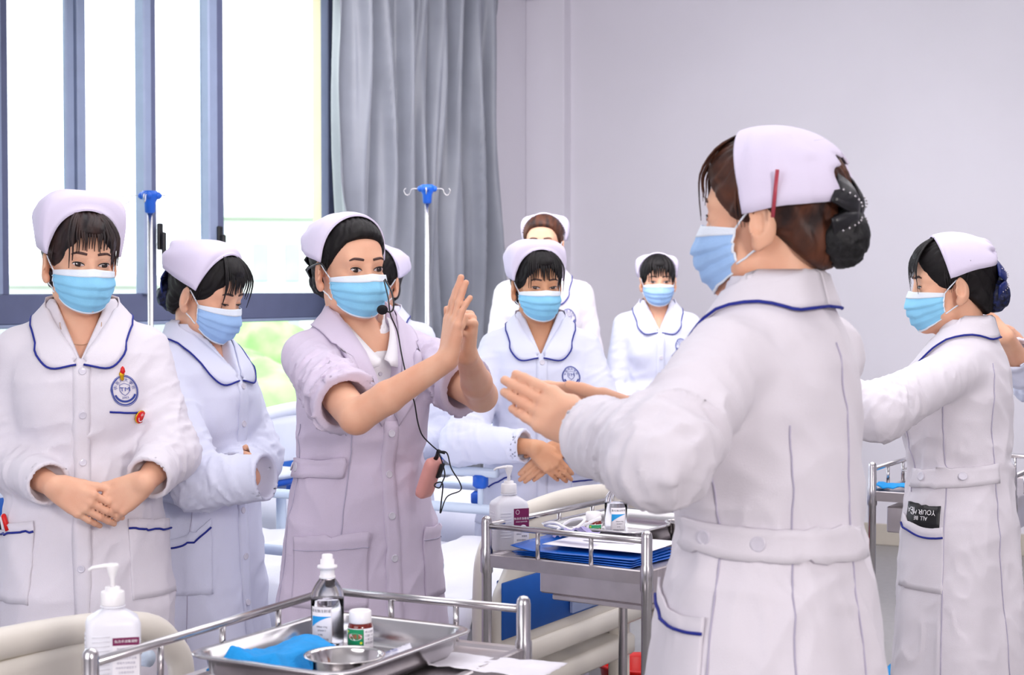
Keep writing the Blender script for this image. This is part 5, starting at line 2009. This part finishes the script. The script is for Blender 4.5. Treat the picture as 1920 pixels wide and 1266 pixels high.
def rloft(rings, cap0=True, cap1=True):
    n = len(rings[0])
    v = [p for r in rings for p in r]
    f = []
    for k in range(len(rings) - 1):
        for i in range(n):
            j = (i + 1) % n
            f.append((k * n + i, k * n + j, (k + 1) * n + j, (k + 1) * n + i))
    if cap0:
        f.append(tuple(reversed(range(n))))
    if cap1:
        f.append(tuple(range((len(rings) - 1) * n, len(rings) * n)))
    return v, f


def tray(x, y, z, ang, lx, ly, label, h=0.046):
    R_ = [rring(lx / 2 - 0.030, ly / 2 - 0.030, 0.030, 0.0), rring(lx / 2 - 0.018, ly / 2 - 0.018, 0.034, 0.004), rring(lx / 2 - 0.009, ly / 2 - 0.009, 0.036, 0.018),
          rring(lx / 2 - 0.005, ly / 2 - 0.005, 0.036, h - 0.004), rring(lx / 2 + 0.010, ly / 2 + 0.010, 0.042, h - 0.003), rring(lx / 2 + 0.012, ly / 2 + 0.012, 0.043, h - 0.0005),
          rring(lx / 2 + 0.009, ly / 2 + 0.009, 0.042, h + 0.001), rring(lx / 2 - 0.007, ly / 2 - 0.007, 0.036, h - 0.001), rring(lx / 2 - 0.011, ly / 2 - 0.011, 0.036, 0.018),
          rring(lx / 2 - 0.020, ly / 2 - 0.020, 0.034, 0.005), rring(lx / 2 - 0.030, ly / 2 - 0.030, 0.030, 0.0025)]
    o = obj('instrument_tray', rloft(R_), M['steel'])
    o.location = (x, y, z)
    o.rotation_euler = (0, 0, math.radians(ang))
    return tag(o, label, 'tray')


TOP = 0.862
TZ = TOP - 0.004
tr1 = tray(-0.273, 2.545, TZ, 61, 0.362, 0.272, 'steel tray on the near trolley holding saline bottle, jar and bowl')
tr2 = tray(0.265, 3.885, TZ, 56, 0.335, 0.25, 'steel tray on the second trolley behind the blue folders')
tr3 = tray(1.36, 5.02, TZ, 60, 0.33, 0.25, 'steel tray on the far trolley at right')


def bowl(x, y, z, r, h, label):
    o = obj('steel_bowl', lathe([(r * 0.45, 0), (r * 0.62, 0.004), (r * 0.86, h * 0.55), (r * 0.97, h * 0.95), (r * 1.05, h), (r * 1.06, h + 0.0015), (r * 0.98, h + 0.001),
                                 (r * 0.95, h * 0.93), (r * 0.83, h * 0.55), (r * 0.60, 0.006), (r * 0.40, 0.0025)], 40), M['bowl'])
    o.location = (x, y, z)
    return tag(o, label, 'bowl')


TI = TZ + 0.0027
bowl(-0.250, 2.458, TI, 0.058, 0.040, 'round steel bowl at the front of the near tray')
bowl(0.395, 3.80, TI, 0.040, 0.050, 'small steel cup in the tray on the second trolley')


def saline(x, y, z, label, rot=0.0, full=True):
    t = tag(empty('saline_bottle', (x, y, z), rot), label, 'bottle')
    k = 0.0270
    obj('glass_body', lathe([(k * 0.80, 0.0005), (k * 0.97, 0.003), (k, 0.008), (k, 0.082), (k * 0.96, 0.091), (k * 0.80, 0.100), (k * 0.52, 0.111), (k * 0.42, 0.115), (k * 0.40, 0.122)], 36), M['clear'], t)
    obj('liquid', lathe([(k * 0.76, 0.0025), (k * 0.92, 0.004), (k * 0.95, 0.009), (k * 0.95, 0.079), (k * 0.3, 0.0792), (0.0005, 0.0792)], 36), M['water'], t)
    cp = obj('stopper', lathe([(k * 0.43, 0.113), (k * 0.50, 0.114), (k * 0.50, 0.117), (k * 0.44, 0.118), (k * 0.44, 0.130), (k * 0.62, 0.1305), (k * 0.60, 0.1345), (k * 0.42, 0.1355),
                               (k * 0.42, 0.144), (k * 0.33, 0.1455), (k * 0.33, 0.152), (k * 0.25, 0.153)], 24), M['pump'], t)
    # label wrapped on the glass, facing the camera
    G = np.zeros((14, 2, 3))
    a0 = math.radians(-90 - 58)
    a1 = math.radians(-90 + 22)
    rr_ = k + 0.0006

    def onb(a, z_, off=0.0):
        return ((rr_ + off) * math.cos(a), (rr_ + off) * math.sin(a), z_)
    for i in range(14):
        a = a0 + (a1 - a0) * i / 13
        G[i, 0] = onb(a, 0.012)
        G[i, 1] = onb(a, 0.070)
    lb = obj('label', grid(G, 0.0003), M['label'], t)

    def wrapt(d2, m, nm, zc, xc=0.0, off=0.0005):
        v = np.asarray(d2[0], float)[:, :2]
        am = (a0 + a1) / 2
        q = np.array([onb(am + (px + xc) / rr_, zc + pz, off) for px, pz in v])
        obj(nm, (q, d2[1]), M[m], lb, smooth=False)
    pts = [(-0.017 + 0.034 * i / 9, 0.0) for i in range(10)]
    v = np.array([(a, 0.006) for a, _ in pts] + [(a, 0.006 - 0.017 * (1 - i / 9) ** 1.6 - 0.001) for i, (a, _) in enumerate(pts)])
    f = [(i + 10, i + 11, i + 1, i) for i in range(9)]
    wrapt((v, f), 'cyan', 'label_band', 0.049)
    wrapt(txt2('氯化钠注射液', 0.0058), 'ink', 'label_print', 0.0635)
    wrapt(join2([txt2('500ml: 4.5g', 0.0040, 0.002, 0.0), txt2('20240312', 0.0036, 0.002, -0.006), txt2('0.9%', 0.0040, 0, -0.013), txt2('供静脉注射用', 0.0045, 0, -0.021)]), 'ink', 'label_print', 0.038)
    return t


saline(-0.303, 2.70, TI, 'clear saline bottle with cyan and white label in the near tray')
saline(0.247, 3.915, TI, 'clear saline bottle in the tray on the second trolley', 0.5)


def jar(x, y, z, label, rot=0.0):
    t = tag(empty('medicine_jar', (x, y, z), rot), label, 'jar')
    k = 0.0205
    obj('jar_body', lathe([(k * 0.8, 0), (k * 0.97, 0.002), (k, 0.006), (k, 0.041), (k * 0.93, 0.046), (k * 0.80, 0.048), (k * 0.80, 0.053)], 32), M['amber'], t)
    obj('jar_lid', lathe([(k * 0.86, 0.0475), (k * 0.89, 0.049), (k * 0.88, 0.066), (k * 0.80, 0.0675), (k * 0.72, 0.0665), (k * 0.3, 0.0660)], 32), M['pump'], t)

    def patch(a0, a1, z0, z1, off, m, nm, par):
        G = np.zeros((12, 2, 3))
        for i in range(12):
            a = math.radians(a0 + (a1 - a0) * i / 11)
            for j, z_ in enumerate((z0, z1)):
                G[i, j] = ((k + off) * math.cos(a), (k + off) * math.sin(a), z_)
        return obj(nm, grid(G, 0.0002), M[m], par)
    lb = patch(-190, 10, 0.0065, 0.0405, 0.0005, 'label', 'label', t)
    patch(-165, -78, 0.0085, 0.0395, 0.0009, 'green', 'label_field', lb)
    patch(-190, -78, 0.0085, 0.0125, 0.0011, 'label', 'label_strip', lb)

    def wrapt(d2, m, nm, zc, am, off=0.0014):
        v = np.asarray(d2[0], float)[:, :2]
        q = np.array([((k + off) * math.cos(math.radians(am) + px / k), (k + off) * math.sin(math.radians(am) + px / k), zc + pz) for px, pz in v])
        obj(nm, (q, d2[1]), M[m], lb, smooth=False)
    tt = np.linspace(0, 2 * PI, 21)[:-1]
    wrapt((np.stack([0.0115 * np.cos(tt), 0.0058 * np.sin(tt)], 1), [tuple(range(20))]), 'inkw', 'label_oval', 0.0275, -118, 0.0012)
    wrapt(txt2('谷维素', 0.0085), 'inkr', 'label_print', 0.0275, -118)
    wrapt(txt2('10mg x 100', 0.0030), 'ink', 'label_print', 0.0105, -118)
    wrapt(join2([txt2('用法用量', 0.0042, 0, 0.009), txt2('口服一次', 0.0042, 0, 0.003), txt2('一至三片', 0.0042, 0, -0.003), txt2('详见说明', 0.0042, 0, -0.009)]), 'ink', 'label_print', 0.026, -50)
    for (px, pz) in ((-0.013, 0.0355), (0.010, 0.018)):
        wrapt((np.stack([0.002 * np.cos(tt) + px, 0.002 * np.sin(tt)], 1), [tuple(range(20))]), 'yellow', 'label_dot', pz, -118)
    return t


jar(-0.246, 2.665, TI, 'small brown medicine jar with green label in the near tray', 0.15)
jar(0.190, 3.840, TI, 'small brown medicine jar with white lid in the tray on the second trolley', 0.75)


def sanitizer(x, y, z, rot, label, big_label, s=1.0):
    t = tag(empty('sanitizer_bottle', (x, y, z), math.radians(rot), s), label, 'bottle')
    R_ = [rring(0.034, 0.024, 0.010, 0.0), rring(0.038, 0.028, 0.012, 0.004), rring(0.038, 0.028, 0.012, 0.096), rring(0.035, 0.026, 0.012, 0.104),
          rring(0.022, 0.020, 0.012, 0.113), rring(0.0150, 0.0150, 0.0149, 0.117), rring(0.0145, 0.0145, 0.0144, 0.124)]
    obj('bottle_body', rloft(R_), M['plast'], t)
    obj('collar_ring', lathe([(0.0145, 0.119), (0.0178, 0.1195), (0.0178, 0.1215), (0.0145, 0.122)], 24), M['plast'], t)
    obj('pump_cap', lathe([(0.0165, 0.1225), (0.0170, 0.124), (0.0165, 0.141), (0.0150, 0.1425), (0.0105, 0.143), (0.0105, 0.148), (0.0060, 0.1485)], 28), M['pump'], t)
    ph = obj('pump_stem', lathe([(0.0036, 0.147), (0.0036, 0.160), (0.0060, 0.166), (0.0088, 0.177), (0.0088, 0.180), (0.0070, 0.1815)], 20), M['pump'], t)
    obj('nozzle', tube([(0.006, 0, 0.1785), (-0.012, 0, 0.1785), (-0.028, 0, 0.1765), (-0.034, 0, 0.173)], [0.0062, 0.0058, 0.0042, 0.0034], 12, flat=0.55, up=(0, 0, 1)), M['pump'], ph)
    # moulded ribs on one side, label on the other
    for k in range(9):
        obj('grip_rib', rod((-0.0385, -0.012, 0.030 + 0.0065 * k), (-0.0385, 0.012, 0.030 + 0.0065 * k), 0.0009), M['plast'], t)
        obj('grip_rib', rod((-0.030, -0.0285, 0.030 + 0.0065 * k), (-0.006, -0.0285, 0.030 + 0.0065 * k), 0.0009), M['plast'], t)
    if big_label:
        x0, x1, z0, z1 = 0.000, 0.035, 0.016, 0.092
    else:
        x0, x1, z0, z1 = -0.002, 0.035, 0.010, 0.080
    yy = -0.0284
    lb = obj('label', box((x0 + x1) / 2, yy, (z0 + z1) / 2, x1 - x0, 0.0006, z1 - z0), M['label'], t, smooth=False)

    def face(d2, m, nm, cx, cz, off=0.0008):
        v = np.asarray(d2[0], float)[:, :2]
        q = np.stack([v[:, 0] + cx, np.full(len(v), yy - off), v[:, 1] + cz], 1)
        obj(nm, (q, d2[1]), M[m], lb, smooth=False)
    rect = lambda w_, h_: (np.array([(-w_ / 2, -h_ / 2), (w_ / 2, -h_ / 2), (w_ / 2, h_ / 2), (-w_ / 2, h_ / 2)]), [(0, 1, 2, 3)])
    cx = (x0 + x1) / 2
    if big_label:
        face(rect(x1 - x0, 0.046), 'maroon', 'label_field', cx, 0.068)
        face(txt2('免洗手消毒液', 0.0058), 'inkw', 'label_print', cx, 0.069, 0.0012)
        face(txt2('HAND SANITIZER', 0.0034), 'inkw', 'label_print', cx, 0.0625, 0.0012)
        tt = np.linspace(0, 2 * PI, 25)[:-1]
        face((np.stack([0.0085 * np.cos(tt), 0.0085 * np.sin(tt)], 1), [tuple(range(24))]), 'inkw', 'label_disc', cx + 0.004, 0.0475, 0.0012)
        face(ribbon(np.stack([0.005 * np.cos(tt), 0.004 * np.sin(tt)], 1), 0.0016), 'maroon', 'label_ring', cx + 0.004, 0.0475, 0.0016)
        face(ribbon(np.array([(0.004 * math.sin(a), 0.004 * math.cos(a) - 0.001 * (math.cos(a) < 0)) for a in tt]), 0.0008), 'inkw', 'label_crest', cx - 0.009, 0.084, 0.0012)
        face(join2([txt2('500ml', 0.0045, -0.006, 0.003), txt2('抑菌型', 0.0042, 0.007, -0.002), txt2('使用前请摇匀', 0.0036, 0, -0.010)]), 'ink', 'label_print', cx, 0.033)
    else:
        face(rect(x1 - x0, 0.011), 'maroon', 'label_field', cx, 0.0745)
        face(txt2('免洗手消毒凝胶', 0.0046), 'inkw', 'label_print', cx, 0.0745, 0.0012)
        rows_ = ['有效成分及含量', '本品为无色透明', '适用于卫生手消毒', '使用方法取适量', '涂抹双手揉搓至干', '注意事项外用', '置阴凉处保存', '生产批号见瓶底']
        face(join2([txt2(r_, 0.0037, 0, -0.0068 * i) for i, r_ in enumerate(rows_)]), 'greyprint', 'label_print', cx, 0.064)
    return t


b1 = P(212, 1200, 2.42)
sanitizer(b1[0], b1[1], TZ, 16, 'white pump bottle of hand gel on the near trolley at lower left', False, 1.03)
b2 = P(954, 1000, 3.73)
sanitizer(b2[0], b2[1], TZ, 22, 'white pump bottle with a maroon label on the second trolley', True, 1.05)


# ------------------------------------------------------------------ things lying about
def sheetlike(name, w_, l_, m, label, cat, loc, ang, nx=24, ny=24, amp=0.004, th=0.0012, fn=None, group=None):
    G = np.zeros((nx, ny, 3))
    for i in range(nx):
        for k in range(ny):
            x = -w_ / 2 + w_ * i / (nx - 1)
            y = -l_ / 2 + l_ * k / (ny - 1)
            G[i, k] = (x, y, 0)
    Pn = G.reshape(-1, 3)
    z = amp * (vnoise(Pn * 26 + loc[0] * 9) + 0.5 * (ridge(Pn * 60 + 3) * 0.5 + 0.5))
    if fn:
        z = z + fn(Pn)
    Pn[:, 2] = np.maximum(z, 0.0) + th + 0.0004
    o = obj(name, grid(Pn.reshape(nx, ny, 3), th), M[m])
    o.location = loc
    o.rotation_euler = (0, 0, math.radians(ang))
    return tag(o, label, cat, group)


def drape_fn(p):
    x, y = p[:, 0], p[:, 1]
    h_ = 0.026 * np.clip((0.060 - np.abs(x)) / 0.02, 0, 1) * np.clip((0.100 - np.abs(y)) / 0.02, 0, 1)
    h_ += 0.010 * np.exp(-((y + 0.085) / 0.02) ** 2) + 0.004 * np.sin(x * 60 + y * 25)
    return h_


sheetlike('surgical_drape', 0.140, 0.205, 'drape', 'folded blue surgical drape filling the left of the near tray', 'drape', (-0.352, 2.540, TI), -29, 40, 60, 0.006, 0.002, drape_fn)
pc = sheetlike('plastic_packet', 0.075, 0.13, 'lavender', 'clear printed packet lying before the saline bottle in the near tray', 'packet', (-0.262, 2.555, TI), 20, 14, 20, 0.012, 0.001)
pc.data.materials.clear()
pc.data.materials.append(mat('packet_film', (214, 222, 242), 0.25, noise=0.2, nscale=30, rgb2=(150, 160, 205)))


def sachet(x, y, z, ang, label):
    n = 20
    G = np.zeros((n, 8, 3))
    for i in range(n):
        for k in range(8):
            u, v = i / (n - 1), k / 7
            e = 0.0018 * (1 if i % 2 else -1) if k == 7 else 0
            G[i, k] = (-0.030 + 0.060 * u, -0.022 + 0.044 * v + e, 0.002 + 0.006 * math.sin(u * PI) * math.sin(v * PI) + 0.020 * u * v)
    o = obj('sachet', grid(G, 0.0008), mat('sachet_foil', (226, 224, 238), 0.3, noise=0.15, nscale=60))
    o.location = (x, y, z)
    o.rotation_euler = (0, 0, math.radians(ang))
    tag(o, label, 'sachet')
    v, f = join2([txt2('棉签', 0.012, -0.006, 0.004), txt2('STERILE', 0.006, 0.004, -0.009)])
    q = np.stack([v[:, 0], v[:, 1], 0.0045 + 0.006 * np.sin((v[:, 0] + 0.03) / 0.06 * PI) * np.sin((v[:, 1] + 0.022) / 0.044 * PI) + 0.020 * (v[:, 0] + 0.03) / 0.06 * (v[:, 1] + 0.022) / 0.044], 1)
    obj('sachet_print', (q, f), M['badge'], o, smooth=False)
    return o


sachet(-0.185, 2.600, TI, 18, 'torn silver sachet at the right of the near tray')
sheetlike('paper_sheet', 0.10, 0.26, 'paper', 'crumpled white paper on the near trolley beside the tray', 'paper', (-0.052, 2.575, TZ), 64, 18, 26, 0.006, 0.0006)
# folders, papers and wrappers on the second trolley
fo_loc = (0.192, 3.640)
for i in range(4):
    sheetlike('folder', 0.30, 0.215, 'folder', ['bottom blue plastic folder of the pile on the second trolley', 'second blue folder from the bottom on the second trolley',
              'third blue folder from the bottom on the second trolley', 'top blue folder under the papers on the second trolley'][i], 'folder',
              (fo_loc[0] - 0.004 * i, fo_loc[1] + 0.004 * i, TZ + 0.0042 * i), -34 + 2.5 * i - 3, 20, 14, 0.0016, 0.0012,
              (lambda p: 0.010 * np.clip((-p[:, 0] - 0.10) / 0.05, 0, 1) * (p[:, 1] > -2)) if i == 3 else None, 'blue folders on the second trolley')
sheetlike('paper_sheet', 0.25, 0.19, 'paper', 'white paper lying on the blue folders', 'paper', (fo_loc[0] + 0.03, fo_loc[1] + 0.015, TZ + 0.0245), -30, 16, 12, 0.001, 0.0006)
lf = sheetlike('leaflet', 0.12, 0.07, 'paper', 'printed grey leaflet on top of the white paper', 'leaflet', (fo_loc[0] + 0.035, fo_loc[1] + 0.045, TZ + 0.0270), -24, 10, 8, 0.001, 0.0006)
obj('print_block', box(0.005, 0.004, 0.0042, 0.075, 0.040, 0.0004), M['greyprint'], lf, smooth=False)
wr_ = sheetlike('torn_wrapper', 0.11, 0.032, 'lavender', 'torn lavender wrapper lying on the papers', 'wrapper', (fo_loc[0] - 0.050, fo_loc[1] + 0.010, TZ + 0.0262), -40, 16, 10, 0.030, 0.0008)
pts = spline([(0.0, 0.0, 0.006), (0.03, 0.02, 0.03), (0.07, 0.0, 0.036), (0.05, -0.02, 0.02), (0.01, -0.01, 0.028), (-0.02, 0.01, 0.02), (0.04, 0.015, 0.018), (0.10, 0.01, 0.040)], 60)
ct = obj('coiled_tubing', tube(pts, 0.0028, 8), M['pump'])
ct.location = (0.092, 3.762, TZ + 0.021)
ct.scale = (1.15, 1.15, 1.3)
ct.rotation_euler = (0, 0, math.radians(-25))
tag(ct, 'thin white coiled tubing in front of the second tray', 'tubing')
sheetlike('folder', 0.30, 0.215, 'drape', 'blue cloth folded under the tray on the far trolley', 'cloth', (1.27, 4.93, 0.284), -30, 16, 12, 0.01, 0.004)
fo = sheetlike('cloth', 0.22, 0.10, 'drape', 'blue cloth at the near edge of the far trolley', 'cloth', (1.16, 4.80, TZ), -30, 16, 12, 0.016, 0.003)

# bins
bn = tag(empty('waste_bin', (0.400, 5.06, 0)), 'red plastic bin on the floor beyond the second trolley', 'bin')
obj('bin_body', lathe([(0.095, 0.002), (0.100, 0.008), (0.128, 0.285), (0.140, 0.290), (0.142, 0.298), (0.130, 0.300), (0.122, 0.285), (0.095, 0.012), (0.05, 0.010)], 36), M['red'], bn)
bn2 = tag(empty('waste_bin', (0.235, 4.74, 0)), 'dark bin lined with a crumpled black bag on the floor under the middle bed', 'bin')
obj('bin_body', lathe([(0.085, 0.002), (0.105, 0.24), (0.110, 0.245), (0.100, 0.24), (0.080, 0.01)], 28), M['black'], bn2)
bgf = lathe([(0.112, 0.19), (0.118, 0.235), (0.112, 0.262), (0.098, 0.258), (0.090, 0.235), (0.085, 0.12), (0.02, 0.10)], 72)
bv_ = np.array(bgf[0])
bv_ += (0.018 * (vnoise(bv_ * 40)[:, None] - 0.5)) * np.array((1, 1, 1.3))
obj('bin_bag', (bv_, bgf[1]), M['bag'], bn2)

# ------------------------------------------------------------------ the teacher's headset, cord and amplifier
hd = tag(empty('headset_microphone', (0, 0, 0)), 'black headset microphone in front of the teacher\'s mask, cord running down her coat', 'microphone')
mp = P(717, 581, 3.665)
foam = Ell(mp, (0.0125, 0.0115, 0.0110))
obj('mic_foam', nets(foam, 0.002, 1), M['foam'], hd)
bm_ = [P(722, 524, 3.74), P(733, 545, 3.70), P(738, 565, 3.68), P(737, 580, 3.672), P(731, 585, 3.668), P(722, 583, 3.667)]
obj('boom', tube(spline(bm_, 24), 0.0020, 8), M['black'], hd)
bk = [P(722, 524, 3.74), P(700, 520, 3.80), P(655, 505, 3.93), P(600, 500, 3.93), P(580, 516, 3.87), P(577, 505, 3.83), P(600, 494, 3.765), P(612, 508, 3.76)]
obj('ear_hook', tube(spline(bk[4:], 16), 0.0022, 8), M['black'], hd)
cd = [(720, 526, 3.735), (728, 560, 3.69), (732, 590, 3.675), (745, 622, 3.68), (754, 670, 3.655), (768, 730, 3.64), (777, 755, 3.65), (783, 790, 3.66), (791, 815, 3.665), (806, 832, 3.68), (822, 846, 3.70)]
obj('cord', tube(spline([P(*q) for q in cd], 70), 0.0016, 6), M['black'], hd)
cd2 = [(822, 846, 3.70), (838, 850, 3.71), (846, 878, 3.71), (862, 905, 3.71), (863, 920, 3.71), (838, 932, 3.71), (826, 962, 3.71), (827, 945, 3.71), (830, 908, 3.70), (818, 906, 3.705), (815, 912, 3.70), (824, 915, 3.70), (829, 905, 3.70), (834, 890, 3.70), (829, 866, 3.70), (822, 848, 3.70)]
obj('cord', tube(spline([P(*q) for q in cd2], 110), 0.0016, 6), M['black'], hd)
am = tag(empty('voice_amplifier', (0, 0, 0)), 'pink voice amplifier clipped at the teacher\'s side with a black plug', 'amplifier')
a_, b_ = P(816, 862, 3.74), P(794, 928, 3.78)
mid = (a_ + b_) / 2
ax_ = (a_ - b_) / np.linalg.norm(a_ - b_)
side = np.cross(ax_, (0, 1, 0))
side /= np.linalg.norm(side)
nn_ = np.cross(side, ax_)
Rm = np.stack([side, nn_, ax_], 1)
R_ = [rring(0.008, 0.016, 0.007, -0.052), rring(0.013, 0.022, 0.012, -0.048), rring(0.015, 0.024, 0.014, -0.035), rring(0.015, 0.024, 0.014, 0.035), rring(0.013, 0.022, 0.012, 0.046), rring(0.008, 0.016, 0.007, 0.051)]
Ry = np.array(Matrix.Rotation(math.radians(35), 3, 'Z'))
v, f = rloft(R_)
obj('case', (np.array(v) @ Ry.T @ Rm.T + mid, f), M['pink'], am)
v, f = box(-0.018, 0.008, 0.028, 0.006, 0.014, 0.04, 0.002)
obj('belt_clip', (np.array(v) @ Ry.T @ Rm.T + mid, f), M['black'], am)
obj('plug', tube([mid + ax_ * 0.050, mid + ax_ * 0.060 + side * -0.002, P(822, 846, 3.70), P(834, 850, 3.705)], [0.005, 0.005, 0.0045, 0.003], 8), M['black'], am)

for _f in PEOPLE:
    _f()
